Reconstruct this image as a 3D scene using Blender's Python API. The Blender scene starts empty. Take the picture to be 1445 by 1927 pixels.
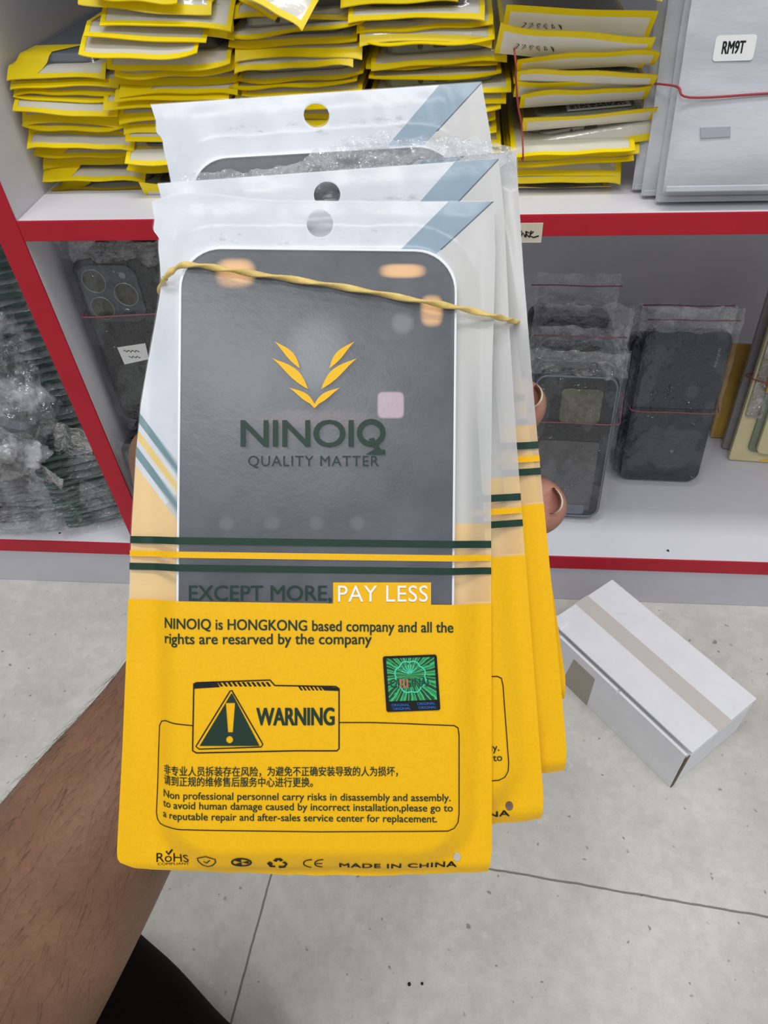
import bpy, bmesh, math, random
import numpy as np
from mathutils import Vector, Matrix, noise

# ------------------------------------------------------------------ camera, world, lights
S = bpy.context.scene
COL = S.collection
FPX, CX, CY = 1340.0, 722.5, 963.5
EYE = np.array([0.0, -0.46, 0.594])
ax = np.array([14672, 371, -1340.]); ax /= np.linalg.norm(ax)
dn = np.array([89.1, 1317, 1340.]); dn /= np.linalg.norm(dn)
az = -dn; az -= ax * (az @ ax); az /= np.linalg.norm(az)
ay = np.cross(az, ax)
R = np.array([ax, ay, az])                       # camera (x right, y down, z forward) -> world
cam = bpy.data.cameras.new('camera'); camo = bpy.data.objects.new('camera', cam); COL.objects.link(camo)
cam.sensor_fit = 'VERTICAL'; cam.sensor_height = 24.0; cam.lens = 24.0 * FPX / 1927.0
cam.clip_start = 0.01
RIGHT, UP, BACK = R @ np.array([1, 0, 0]), R @ np.array([0, -1, 0]), R @ np.array([0, 0, -1])
CAMROT = Matrix((RIGHT, UP, BACK)).transposed()
camo.matrix_world = Matrix.Translation(Vector(EYE)) @ CAMROT.to_4x4()
S.camera = camo

w = bpy.data.worlds.new('world'); S.world = w; w.use_nodes = True
w.node_tree.nodes['Background'].inputs[0].default_value = (0.93, 0.96, 1.0, 1)
w.node_tree.nodes['Background'].inputs[1].default_value = 0.42


def area(name, loc, target, sx, sy, power, color=(1, 1, 1)):
    l = bpy.data.lights.new(name, 'AREA'); l.shape = 'RECTANGLE'; l.size = sx; l.size_y = sy
    l.energy = power; l.color = color
    o = bpy.data.objects.new(name, l); COL.objects.link(o); o.location = loc
    d = Vector(target) - Vector(loc); o.rotation_euler = d.to_track_quat('-Z', 'Y').to_euler()
    return o


area('ceiling_light_above', (0.05, -0.32, 2.4), (0.05, -0.2, 0.0), 1.4, 0.22, 17, (1.0, 0.99, 0.98))
area('ceiling_light_back', (-0.5, -1.5, 2.4), (0, 0, 0.3), 1.3, 0.22, 12, (0.97, 0.985, 1.0))
area('ceiling_light_right', (1.2, -0.9, 2.4), (0, 0, 0.3), 1.3, 0.22, 7, (0.97, 0.985, 1.0))
S.view_settings.view_transform = 'Standard'; S.view_settings.look = 'None'
S.view_settings.exposure = 0.0; S.view_settings.gamma = 1.0
S.view_settings.use_curve_mapping = False
S.cycles.transparent_max_bounces = 24


def ray(x, y):
    return R @ np.array([(x - CX) / FPX, (y - CY) / FPX, 1.0])


def on(axis, val, x, y):
    d = ray(x, y); t = (val - EYE[axis]) / d[axis]
    return Vector(EYE + t * d)


def cp(x, y, depth):
    return Vector(EYE + depth * ray(x, y))


rng = random.Random(7)


# ------------------------------------------------------------------ materials
def lin(r, g, b):
    def c(v):
        v /= 255.0
        return v / 12.92 if v <= 0.04045 else ((v + 0.055) / 1.055) ** 2.4
    return (c(r), c(g), c(b), 1)


class NT:
    """small node-building helper"""
    def __init__(self, name):
        self.m = bpy.data.materials.new(name); self.m.use_nodes = True
        self.t = self.m.node_tree; self.t.nodes.clear()
        self.out = self.t.nodes.new('ShaderNodeOutputMaterial')

    def n(self, typ, **kw):
        nd = self.t.nodes.new(typ)
        for k, v in kw.items(): setattr(nd, k, v)
        return nd

    def l(self, a, b): self.t.links.new(a, b)

    def math(self, op, a, b=None, c=None):
        nd = self.n('ShaderNodeMath', operation=op)
        for i, v in enumerate((a, b, c)):
            if v is None: continue
            if isinstance(v, (int, float)): nd.inputs[i].default_value = v
            else: self.l(v, nd.inputs[i])
        return nd.outputs[0]

    def between(self, v, a, b): return self.math('MULTIPLY', self.math('GREATER_THAN', v, a), self.math('LESS_THAN', v, b))

    def soft(self, v, a, b):
        nd = self.n('ShaderNodeMapRange', interpolation_type='SMOOTHSTEP')
        self.l(v, nd.inputs[0]); nd.inputs[1].default_value = a; nd.inputs[2].default_value = b
        return nd.outputs[0]

    def mix(self, fac, a, b):
        nd = self.n('ShaderNodeMix', data_type='RGBA')
        for i, v in ((0, fac), (6, a), (7, b)):
            if isinstance(v, (int, float)): nd.inputs[i].default_value = v
            elif isinstance(v, tuple): nd.inputs[i].default_value = v
            else: self.l(v, nd.inputs[i])
        return nd.outputs[2]

    def noise(self, scale, detail=4, rough=0.6, coord='Object', stretch=None):
        tc = self.n('ShaderNodeTexCoord'); nz = self.n('ShaderNodeTexNoise')
        nz.inputs['Scale'].default_value = scale; nz.inputs['Detail'].default_value = detail
        nz.inputs['Roughness'].default_value = rough
        if stretch:
            mp = self.n('ShaderNodeMapping'); mp.inputs['Scale'].default_value = stretch
            self.l(tc.outputs[coord], mp.inputs[0]); self.l(mp.outputs[0], nz.inputs[0])
        else: self.l(tc.outputs[coord], nz.inputs[0])
        return nz.outputs[0]

    def bsdf(self, color, rough=0.5, spec=0.5, metal=0.0, bump=None, bstr=0.1, bdist=0.001, **kw):
        b = self.n('ShaderNodeBsdfPrincipled')
        if isinstance(color, tuple): b.inputs['Base Color'].default_value = color
        else: self.l(color, b.inputs['Base Color'])
        b.inputs['Roughness'].default_value = rough; b.inputs['Metallic'].default_value = metal
        b.inputs['Specular IOR Level'].default_value = spec
        for k, v in kw.items(): b.inputs[k].default_value = v
        if bump is not None:
            bp = self.n('ShaderNodeBump'); bp.inputs['Strength'].default_value = bstr; bp.inputs['Distance'].default_value = bdist
            self.l(bump, bp.inputs['Height']); self.l(bp.outputs[0], b.inputs['Normal'])
        return b.outputs[0]

    def shader(self, s):
        self.l(s, self.out.inputs[0]); return self.m


def simple(name, color, rough=0.5, spec=0.5, metal=0.0, var=0.0, vscale=60, bump=0.0, bscale=300):
    t = NT(name)
    c = color
    if var:
        f = t.soft(t.noise(vscale), 0.3, 0.7)
        dark = tuple(v * (1 - var) for v in color[:3]) + (1,)
        c = t.mix(f, dark, color)
    bp = t.noise(bscale, 3) if bump else None
    return t.shader(t.bsdf(c, rough, spec, metal, bp, bump, 0.0006))


M = {}
M['laminate'] = simple('white laminate', lin(232, 231, 238), 0.42, 0.4, var=0.05, vscale=9, bump=0.15, bscale=260)
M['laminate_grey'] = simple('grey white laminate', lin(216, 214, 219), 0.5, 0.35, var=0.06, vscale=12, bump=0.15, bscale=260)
M['kick'] = simple('kick board laminate', lin(208, 207, 216), 0.5, 0.35, var=0.06, vscale=14, bump=0.2, bscale=260)
M['red'] = simple('red edge band', lin(196, 26, 48), 0.45, 0.35, var=0.12, vscale=16, bump=0.15, bscale=400)
M['yellow'] = simple('yellow print', lin(255, 226, 0), 0.4, 0.4, var=0.05, vscale=60)
M['paper'] = simple('pouch white sheet', lin(240, 236, 226), 0.5, 0.3, var=0.07, vscale=50)
M['black'] = simple('black plastic', lin(20, 20, 22), 0.35)
M['dark_phone'] = simple('dark phone housing', lin(34, 34, 38), 0.3, 0.5, var=0.2, vscale=40)
M['silver_phone'] = simple('silver phone housing', lin(176, 172, 164), 0.35, 0.5, 0.2)
M['green_phone'] = simple('grey green phone housing', lin(128, 138, 116), 0.35, 0.5, 0.2)
M['grey_phone'] = simple('blue grey phone housing', lin(116, 126, 142), 0.3, 0.5, 0.2)
M['port'] = simple('port hole', lin(14, 14, 14), 0.6)
M['white_plastic'] = simple('white frame plastic', lin(250, 252, 255), 0.3, 0.5)
M['ink'] = simple('dark green ink', lin(24, 52, 40), 0.45, 0.4)
M['ink_black'] = simple('black ink', lin(22, 24, 22), 0.5, 0.3)
M['ink_grey'] = simple('grey pencil ink', lin(120, 118, 108), 0.6, 0.2)
M['ink_white'] = simple('white ink', lin(248, 248, 244), 0.45, 0.4)
M['print_yellow'] = simple('yellow ink', lin(248, 192, 0), 0.42, 0.4)
M['sticker'] = simple('white sticker paper', lin(240, 240, 238), 0.5, 0.3)
M['hole_grey'] = simple('grey punched disc', lin(196, 188, 176), 0.6, 0.3)
M['tape'] = simple('cream masking tape', lin(228, 218, 196), 0.6, 0.3, var=0.1, vscale=80)
M['red_rubber'] = simple('dull red rubber', lin(168, 66, 72), 0.5, 0.3)
M['pink_rubber'] = simple('faded pink rubber', lin(150, 96, 104), 0.5, 0.3)
M['rubber'] = simple('tan rubber', lin(236, 206, 124), 0.5, 0.35, var=0.2, vscale=220, bump=0.3, bscale=500)
M['trouser'] = simple('black trouser cloth', lin(17, 13, 10), 0.9, 0.1, var=0.3, vscale=120, bump=0.4, bscale=900)
M['nail'] = simple('fingernail', lin(158, 124, 106), 0.3, 0.5)
M['nail_edge'] = simple('nail free edge', lin(214, 200, 178), 0.4, 0.4)
M['hair'] = simple('dark body hair', lin(34, 26, 22), 0.5, 0.3)
M['navy_phone'] = simple('navy phone back', lin(18, 28, 48), 0.22, 0.6, var=0.25, vscale=30)
M['tan_card'] = simple('tan card', lin(206, 164, 78), 0.6, 0.3, var=0.15, vscale=60)
M['grey_card'] = simple('grey card', lin(160, 156, 154), 0.55, 0.3, var=0.1, vscale=60)
M['cream_card'] = simple('cream card', lin(226, 214, 168), 0.6, 0.3, var=0.08, vscale=60)
M['plum_phone'] = simple('plum dark housing', lin(70, 62, 74), 0.35, 0.5, var=0.25, vscale=60)
M['green_unit'] = simple('dark green housing', lin(70, 104, 92), 0.4, 0.5, var=0.3, vscale=60)
M['tape_clear'] = simple('beige packing tape', lin(212, 205, 200), 0.3, 0.5)
M['tape_brown'] = simple('brown packing tape', lin(168, 160, 146), 0.35, 0.5)
M['brown_board'] = simple('brown corrugated edge', lin(126, 108, 92), 0.8, 0.2, var=0.3, vscale=400)
M['box_white'] = simple('white carton board', lin(242, 242, 246), 0.65, 0.25, var=0.05, vscale=40, bump=0.25, bscale=350)

# foam sleeve: white, faint horizontal fibre bands
t = NT('white foam sleeve')
f = t.soft(t.noise(28, 5, 0.6, stretch=(0.25, 1, 1.6)), 0.3, 0.75)
M['foam'] = t.shader(t.bsdf(t.mix(f, lin(188, 191, 197), lin(216, 219, 225)), 0.55, 0.35, 0, t.noise(240, 3, stretch=(0.3, 1, 1)), 0.3, 0.0008))

M['foam_mark'] = simple('foam grey mark', lin(172, 176, 184), 0.55, 0.3)
# floor: grey stone-look tiles with grout joints and grime
t = NT('grey floor tile')
tc = t.n('ShaderNodeTexCoord')
mp = t.n('ShaderNodeMapping', vector_type='POINT'); mp.inputs['Rotation'].default_value = (0, 0, math.radians(5.6))
t.l(tc.outputs['Object'], mp.inputs[0])
sx = t.n('ShaderNodeSeparateXYZ'); t.l(mp.outputs[0], sx.inputs[0])
wob = t.math('MULTIPLY', t.math('SUBTRACT', t.noise(40, 3), 0.5), 0.0022)
gx = t.math('ABSOLUTE', t.math('SUBTRACT', t.math('FRACT', t.math('ADD', t.math('MULTIPLY', t.math('ADD', sx.outputs[0], wob), 1 / 0.6), 0.5)), 0.5))
gy = t.math('ABSOLUTE', t.math('SUBTRACT', t.math('FRACT', t.math('ADD', t.math('MULTIPLY', t.math('ADD', t.math('ADD', sx.outputs[1], t.math('MULTIPLY', t.math('LESS_THAN', sx.outputs[0], 0.0), 0.3)), wob), 1 / 0.6), 0.5)), 0.5))
d = t.math('MULTIPLY', t.math('MINIMUM', gx, gy), 0.6)
joint = t.math('SUBTRACT', 1.0, t.soft(d, 0.0003, 0.0011))
big = t.soft(t.noise(5, 5, 0.65), 0.3, 0.72)
fine = t.soft(t.noise(90, 4, 0.7), 0.28, 0.7)
spk = t.soft(t.noise(130, 2, 0.5), 0.69, 0.75)
c = t.mix(big, lin(192, 190, 183), lin(224, 223, 214))
c = t.mix(t.math('MULTIPLY', t.math('SUBTRACT', 1.0, fine), 0.30), c, lin(168, 166, 160))
c = t.mix(t.math('MULTIPLY', spk, 0.75), c, lin(120, 117, 112))
chip = t.soft(t.noise(60, 5, 0.75), 0.60, 0.66)
c = t.mix(t.math('MULTIPLY', chip, 0.35), c, lin(228, 227, 220))
c = t.mix(t.math('MULTIPLY', joint, 0.8), c, lin(98, 95, 90))
hgt = t.math('SUBTRACT', t.math('MULTIPLY', t.noise(110, 6, 0.75), 0.9), joint)
M['floor'] = t.shader(t.bsdf(c, 0.5, 0.4, 0, hgt, 0.6, 0.0012))

# skin
t = NT('brown skin')
f = t.soft(t.noise(26, 5, 0.6), 0.3, 0.7); g = t.soft(t.noise(420, 3, 0.6), 0.35, 0.7)
c = t.mix(f, lin(118, 85, 64), lin(140, 102, 78))
c = t.mix(t.math('MULTIPLY', g, 0.25), c, lin(98, 68, 52))
at = t.n('ShaderNodeAttribute', attribute_name='pad')
c = t.mix(at.outputs['Fac'], c, lin(216, 154, 140))
M['skin'] = t.shader(t.bsdf(c, 0.5, 0.35, 0, t.noise(520, 3, 0.6), 0.5, 0.0006))


def film_shader(t, haze, gloss, rough, tint=(1, 1, 1, 1), hazecol=(0.9, 0.92, 0.95, 1), bump=None, bstr=0.2, bdist=0.001):
    tr = t.n('ShaderNodeBsdfTransparent'); tr.inputs[0].default_value = tint
    df = t.n('ShaderNodeBsdfDiffuse'); df.inputs[0].default_value = hazecol
    gl = t.n('ShaderNodeBsdfGlossy'); gl.inputs['Roughness'].default_value = rough
    lw = t.n('ShaderNodeLayerWeight'); lw.inputs[0].default_value = 0.35
    if bump is not None:
        bp = t.n('ShaderNodeBump'); bp.inputs['Strength'].default_value = bstr; bp.inputs['Distance'].default_value = bdist
        t.l(bump, bp.inputs['Height']); t.l(bp.outputs[0], gl.inputs['Normal']); t.l(bp.outputs[0], lw.inputs['Normal'])
    a = t.n('ShaderNodeMixShader')
    if isinstance(haze, float): a.inputs[0].default_value = haze
    else: t.l(haze, a.inputs[0])
    t.l(tr.outputs[0], a.inputs[1]); t.l(df.outputs[0], a.inputs[2])
    b = t.n('ShaderNodeMixShader')
    t.l(t.math('MULTIPLY', t.math('ADD', lw.outputs['Fresnel'], 0.35), gloss), b.inputs[0])
    t.l(a.outputs[0], b.inputs[1]); t.l(gl.outputs[0], b.inputs[2])
    return b.outputs[0]


t = NT('clear crinkled wrap')
cl = t.math('MULTIPLY_ADD', t.soft(t.noise(26, 3, 0.5), 0.50, 0.55), 0.045, 0.012)      # patches where the film clings
M['wrap'] = t.shader(film_shader(t, cl, 0.16, 0.09, hazecol=(0.78, 0.82, 0.86, 1), bump=t.noise(48, 4, 0.55), bstr=1.0, bdist=0.012))
t = NT('hazy plastic wrap')
cl = t.math('MULTIPLY_ADD', t.soft(t.noise(38, 5, 0.6), 0.42, 0.68), 0.50, 0.05)
M['wrap_hazy'] = t.shader(film_shader(t, cl, 0.42, 0.12, bump=t.noise(50, 4, 0.6), bstr=1.0, bdist=0.012))
t = NT('clear sleeve lip')
cl = t.math('MULTIPLY_ADD', t.soft(t.noise(38, 5, 0.6), 0.45, 0.7), 0.22, 0.02)
M['wrap_lip'] = t.shader(film_shader(t, cl, 0.26, 0.12, bump=t.noise(60, 4, 0.6), bstr=1.0, bdist=0.010))
t = NT('crumpled bag top')
cl = t.math('MULTIPLY_ADD', t.soft(t.noise(55, 5, 0.65), 0.45, 0.65), 0.26, 0.05)
M['wrap_top'] = t.shader(film_shader(t, cl, 0.42, 0.11, hazecol=(0.8, 0.8, 0.82, 1), bump=t.noise(60, 4, 0.6), bstr=1.0, bdist=0.014))
t = NT('clear pouch window')
M['window'] = t.shader(film_shader(t, 0.03, 0.2, 0.12, tint=(0.97, 0.97, 0.94, 1), bump=t.noise(90, 3), bstr=0.25))


# ------------------------------------------------------------------ object helpers
def link(name, me, mats, parent=None, smooth=False):
    o = bpy.data.objects.new(name, me); COL.objects.link(o)
    for m in (mats if isinstance(mats, (list, tuple)) else [mats]): me.materials.append(m)
    if smooth:
        for p in me.polygons: p.use_smooth = True
    if parent is not None: o.parent = parent
    return o


def mesh(name, vs, fs, mats, parent=None, smooth=False, mi=None):
    me = bpy.data.meshes.new(name); me.from_pydata([tuple(v) for v in vs], [], fs)
    if mi is not None:
        for p, i in zip(me.polygons, mi): p.material_index = i
    me.update()
    return link(name, me, mats, parent, smooth)


def tag(o, label, cat, group=None, kind=None):
    o['label'] = label; o['category'] = cat
    if group: o['group'] = group
    if kind: o['kind'] = kind
    return o


def empty(name, mat4, label, cat, group=None):
    o = bpy.data.objects.new(name, None); COL.objects.link(o); o.matrix_world = mat4
    o.empty_display_size = 0.02
    return tag(o, label, cat, group)


def structure(name, o=None):
    o['kind'] = 'structure'; return o


def bm_box(bm, lo, hi, bevel=0.0, seg=2):
    r = bmesh.ops.create_cube(bm, size=1.0)
    vs = r['verts']
    for v in vs:
        v.co = Vector([(lo[i] + hi[i]) / 2 + v.co[i] * (hi[i] - lo[i]) for i in range(3)])
    if bevel:
        es = list({e for v in vs for e in v.link_edges})
        bmesh.ops.bevel(bm, geom=es, offset=bevel, segments=seg, affect='EDGES', profile=0.6)


def box(name, lo, hi, mat, parent=None, bevel=0.0, seg=2, smooth=False):
    bm = bmesh.new(); bm_box(bm, lo, hi, bevel, seg)
    me = bpy.data.meshes.new(name); bm.to_mesh(me); bm.free()
    return link(name, me, mat, parent, smooth)


def rrect(cx, cy, hx, hy, r, n=8):
    pts = []
    for sx_, sy_, a0 in ((1, 1, 0), (-1, 1, 90), (-1, -1, 180), (1, -1, 270)):
        for k in range(n + 1):
            a = math.radians(a0 + 90 * k / n)
            pts.append((cx + sx_ * (hx - r) + r * math.cos(a), cy + sy_ * (hy - r) + r * math.sin(a)))
    return pts


def slab(name, pts, z0, z1, mat, parent=None, bev=0.0, fn=None, smooth=False):
    """closed prism from an outline, optionally with a small rounded rim; fn maps (x,y,z)"""
    n = len(pts); cx = sum(p[0] for p in pts) / n; cy = sum(p[1] for p in pts) / n
    rings = [(0, z0)]
    if bev:
        rings = [(bev, z0), (0, z0 + bev), (0, z1 - bev), (bev * 0.3, z1 - bev * 0.3), (bev, z1)]
    else: rings = [(0, z0), (0, z1)]
    mxr = max(max(abs(p[0] - cx), abs(p[1] - cy)) for p in pts)
    vs = []
    for ins, z in rings:
        for p in pts:
            k = 1 - ins / mxr
            vs.append((cx + (p[0] - cx) * k, cy + (p[1] - cy) * k, z))
    fs = []
    for r_ in range(len(rings) - 1):
        for i in range(n):
            j = (i + 1) % n
            fs.append((r_ * n + i, r_ * n + j, (r_ + 1) * n + j, (r_ + 1) * n + i))
    fs.append(tuple(reversed(range(n)))); fs.append(tuple(range((len(rings) - 1) * n, len(rings) * n)))
    if fn: vs = [fn(*v) for v in vs]
    return mesh(name, vs, fs, mat, parent, smooth)


def tube_geo(pts, rad, n=8, closed=False, flat=1.0, twist=0.0, radf=None):
    pts = [Vector(p) for p in pts]; m = len(pts)
    vs, fs = [], []
    up = Vector((0.13, 0.2, 0.97))
    for i, p in enumerate(pts):
        a = pts[(i - 1) % m] if (closed or i > 0) else p
        b = pts[(i + 1) % m] if (closed or i < m - 1) else p
        tg = (b - a).normalized()
        s = tg.cross(up)
        if s.length < 1e-4: s = tg.cross(Vector((1, 0, 0)))
        s.normalize(); u = s.cross(tg).normalized()
        r_ = radf(i / (m - 1)) * rad if radf else rad
        for k in range(n):
            th = 2 * math.pi * k / n
            x, y = math.cos(th) * r_, math.sin(th) * r_ * flat
            tw = twist * i
            x, y = x * math.cos(tw) - y * math.sin(tw), x * math.sin(tw) + y * math.cos(tw)
            vs.append(p + s * x + u * y)
    rows = m if closed else m - 1
    for i in range(rows):
        for k in range(n):
            j = (i + 1) % m; l = (k + 1) % n
            fs.append((i * n + k, i * n + l, j * n + l, j * n + k))
    if not closed:
        fs.append(tuple(reversed(range(n)))); fs.append(tuple(range((m - 1) * n, m * n)))
    return vs, fs


def tube(name, pts, rad, mat, parent=None, **kw):
    vs, fs = tube_geo(pts, rad, **kw)
    return mesh(name, vs, fs, mat, parent, True)


def catmull(pts, n=8, closed=False):
    P = [Vector(p) for p in pts]; m = len(P); out = []
    for i in range(m if closed else m - 1):
        g = (lambda k: P[k % m]) if closed else (lambda k: P[min(max(k, 0), m - 1)])
        p0, p1, p2, p3 = g(i - 1), g(i), g(i + 1), g(i + 2)
        for k in range(n):
            q = k / n
            out.append(0.5 * ((2 * p1) + (p2 - p0) * q + (2 * p0 - 5 * p1 + 4 * p2 - p3) * q * q + (3 * p1 - p0 - 3 * p2 + p3) * q ** 3))
    if not closed: out.append(P[-1])
    return out


def interp(x, xs, ys):
    return float(np.interp(x, xs, ys))


def smooth01(v, a, b):
    q = min(1, max(0, (v - a) / (b - a))); return q * q * (3 - 2 * q)


def text_polys(body, font_off=0.0, spacing=1.0):
    """glyph outlines of a built-in font string as (verts 2D, faces), in font units"""
    cu = bpy.data.curves.new('lettering', 'FONT'); cu.body = body; cu.offset = font_off; cu.space_character = spacing
    cu.resolution_u = 4
    o = bpy.data.objects.new('lettering', cu); COL.objects.link(o)
    bpy.context.view_layer.update()
    me = bpy.data.meshes.new_from_object(o.evaluated_get(bpy.context.evaluated_depsgraph_get()))
    vs = [(v.co.x, v.co.y) for v in me.vertices]; fs = [tuple(p.vertices) for p in me.polygons]
    bpy.data.objects.remove(o); bpy.data.curves.remove(cu); bpy.data.meshes.remove(me)
    return vs, fs


class Print:
    """flat print gathered in a 2D design frame (y down), laid on a surface by fn(x, y) -> point"""
    def __init__(self): self.v = []; self.f = []; self.dz = {}

    def poly(self, pts):
        b = len(self.v); self.v += list(pts); self.f.append(tuple(range(b, b + len(pts))))
        self.k = getattr(self, 'k', 0) + 1
        for i in range(b, len(self.v)): self.dz[i] = (self.k % 12) * 4e-6

    def stroke(self, pts, wd, closed=False, step=7):
        P = []
        m = len(pts)
        for i in range(m if closed else m - 1):
            a, b = pts[i], pts[(i + 1) % m]
            k = max(1, int(math.hypot(b[0] - a[0], b[1] - a[1]) / step))
            for j in range(k): P.append((a[0] + (b[0] - a[0]) * j / k, a[1] + (b[1] - a[1]) * j / k))
        if not closed: P.append(pts[-1])
        m = len(P); base = len(self.v)
        for i, p in enumerate(P):
            a = P[(i - 1) % m] if (closed or i > 0) else p
            b = P[(i + 1) % m] if (closed or i < m - 1) else p
            dx, dy = b[0] - a[0], b[1] - a[1]; L = math.hypot(dx, dy) or 1
            nx, ny = -dy / L * wd / 2, dx / L * wd / 2
            self.v += [(p[0] + nx, p[1] + ny), (p[0] - nx, p[1] - ny)]
        for i in range(m if closed else m - 1):
            j = (i + 1) % m
            self.f.append((base + 2 * i, base + 2 * i + 1, base + 2 * j + 1, base + 2 * j))

    def text(self, body, x0, x1, ybase, cap, bold=0.0, spacing=1.0, slope=0.0):
        vs, fs = text_polys(body, 0.0, spacing)
        if not vs: return
        lo = min(v[0] for v in vs); hi = max(v[0] for v in vs)
        k = (x1 - x0) / (hi - lo); ky = cap / 0.7
        k = (x1 - x0 - 2 * bold * ky) / (hi - lo)
        offs = [(0, 0)] if bold <= 0 else [(0, 0.5), (0, -0.5), (1, 0), (2, 0.5), (2, -0.5)]
        for li, (ox, oy) in enumerate(offs):      # heavier weights are overprinted with a small shift
            b = len(self.v)
            for i in range(len(vs)): self.dz[b + i] = li * 1.2e-5
            self.v += [(x0 + (v[0] - lo) * k + ox * bold * ky, ybase - v[1] * ky + oy * bold * ky + slope * (v[0] - lo) * k) for v in vs]
            self.f += [tuple(reversed([b + i for i in f])) for f in fs]

    def build(self, name, fn, mat, parent):
        vs = [Vector(fn(*v)) + Vector((0, 0, self.dz.get(i, 0.0))) for i, v in enumerate(self.v)]
        return mesh(name, vs, [tuple(reversed(f)) for f in self.f], mat, parent)


def circ(cx, cy, rx, ry=None, n=20, a0=0, a1=360):
    ry = rx if ry is None else ry
    e = n if abs(a1 - a0) >= 360 else n + 1
    return [(cx + rx * math.cos(math.radians(a0 + (a1 - a0) * k / n)), cy + ry * math.sin(math.radians(a0 + (a1 - a0) * k / n))) for k in range(e)]


# ------------------------------------------------------------------ the setting
FRONT = 0.0; DEPTH = 0.33
Z_LOW, Z_MID, Z_TOP = 0.067, 0.398, 0.735
fl = mesh('floor', [(-1.6, -1.8, 0), (1.6, -1.8, 0), (1.6, 0.5, 0), (-1.6, 0.5, 0)], [(0, 1, 2, 3)], M['floor'])
# shift tile grid by the object origin so the joints fall where they are
ORX, ORY = -0.1290, -0.2490
for v in fl.data.vertices: v.co.x -= ORX; v.co.y -= ORY
fl.location = (ORX, ORY, 0)
structure('floor', fl)

XL, XR = -0.95, 0.62
cab = empty('shelf_cabinet', Matrix.Translation((0, 0, 0)), 'white laminate shelf cabinet with red front edges standing on the grey tiled floor', 'shelf unit')


def board(name, lo, hi, mat, edge=None):
    o = box(name, lo, hi, mat, cab, 0.0006, 1)
    if edge:
        e = box('red_edge', edge[0], edge[1], M['red'], o, 0.0008, 2)
        e['label'] = 'red edge band'
    return o


EB = 0.0016
board('middle_shelf', (-0.3, EB, Z_MID - 0.0135), (XR, DEPTH, Z_MID), M['laminate'], ((-0.2998, 0, Z_MID - 0.0142), (XR, EB, Z_MID + 0.0002)))
board('middle_shelf', (XL, EB, Z_MID - 0.0135), (-0.318, DEPTH, Z_MID), M['laminate'], ((XL, 0, Z_MID - 0.0142), (-0.3182, EB, Z_MID + 0.0002)))
board('bottom_shelf', (XL, EB, Z_LOW - 0.0165), (XR, DEPTH, Z_LOW), M['laminate'], ((XL, 0, Z_LOW - 0.017), (XR, EB, Z_LOW + 0.0003)))
board('top_shelf', (XL, EB, Z_TOP), (XR, DEPTH, Z_TOP + 0.018), M['laminate_grey'], ((XL, 0, Z_TOP), (XR, EB, Z_TOP + 0.018)))
board('divider_panel', (-0.318, EB, Z_LOW), (-0.3, DEPTH, Z_TOP), M['laminate_grey'], ((-0.3182, -0.0002, Z_LOW), (-0.2998, EB, Z_TOP)))
board('side_panel', (XL - 0.018, EB, 0), (XL, DEPTH, Z_TOP + 0.018), M['laminate_grey'], ((XL - 0.018, 0, 0), (XL, EB, Z_TOP + 0.018)))
board('side_panel', (XR, EB, 0), (XR + 0.018, DEPTH, Z_TOP + 0.018), M['laminate_grey'], ((XR, 0, 0), (XR + 0.018, EB, Z_TOP + 0.018)))
board('back_panel', (XL, DEPTH, 0), (XR, DEPTH + 0.006, Z_TOP + 0.018), M['laminate_grey'])
board('kick_board', (XL, 0.0012, 0), (XR, 0.018, Z_LOW - 0.0165), M['kick'])

# masking tape strip with a scrawl on the middle shelf edge
a, b = on(1, -0.0004, 930, 420), on(1, -0.0004, 1018, 456)
tp = box('tape_label', (a.x, -0.0008, b.z), (b.x, -0.0004, a.z), M['tape'])
tag(tp, 'cream masking tape label with black scrawl on the red middle shelf edge', 'label')
pr = Print()
fnT = lambda x, y: tuple(Vector((on(1, -0.0011, x, y).x, -0.0011, on(1, -0.0011, x, y).z)))
for st in ([(948, 436), (975, 433)], [(960, 433), (958, 447), (966, 437), (969, 446)], [(972, 436), (974, 447)], [(971, 441), (981, 439)],
           [(981, 434), (980, 447), (984, 438), (988, 446)], [(990, 435), (989, 447)], [(989, 436), (996, 438), (990, 441), (997, 447)],
           [(998, 441), (1004, 436), (999, 435), (997, 444), (1004, 447), (1014, 444)]):
    pr.stroke(st, 2.6, step=5)
pr.build('handwriting', fnT, M['ink_black'], tp)['label'] = 'black marker scrawl'


# ------------------------------------------------------------------ yellow pouches on the middle shelf
PHM = {'p': 'silver_phone', 'g': 'green_phone', 'k': 'dark_phone', 'c': 'grey_phone', 'w': 'silver_phone', 'y': 'green_phone', 'u': 'green_phone'}
LOOK = {'w': 'white drooping front flap', 'W': 'wide white front flap', 'y': 'narrow yellow front edge', 'p': 'phone port end showing',
        'g': 'green-grey phone end showing', 'k': 'dark phone showing', 'c': 'yellow window corner',
        'u': 'front flap curled up', 'U': 'tall front flap curled up'}


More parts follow.
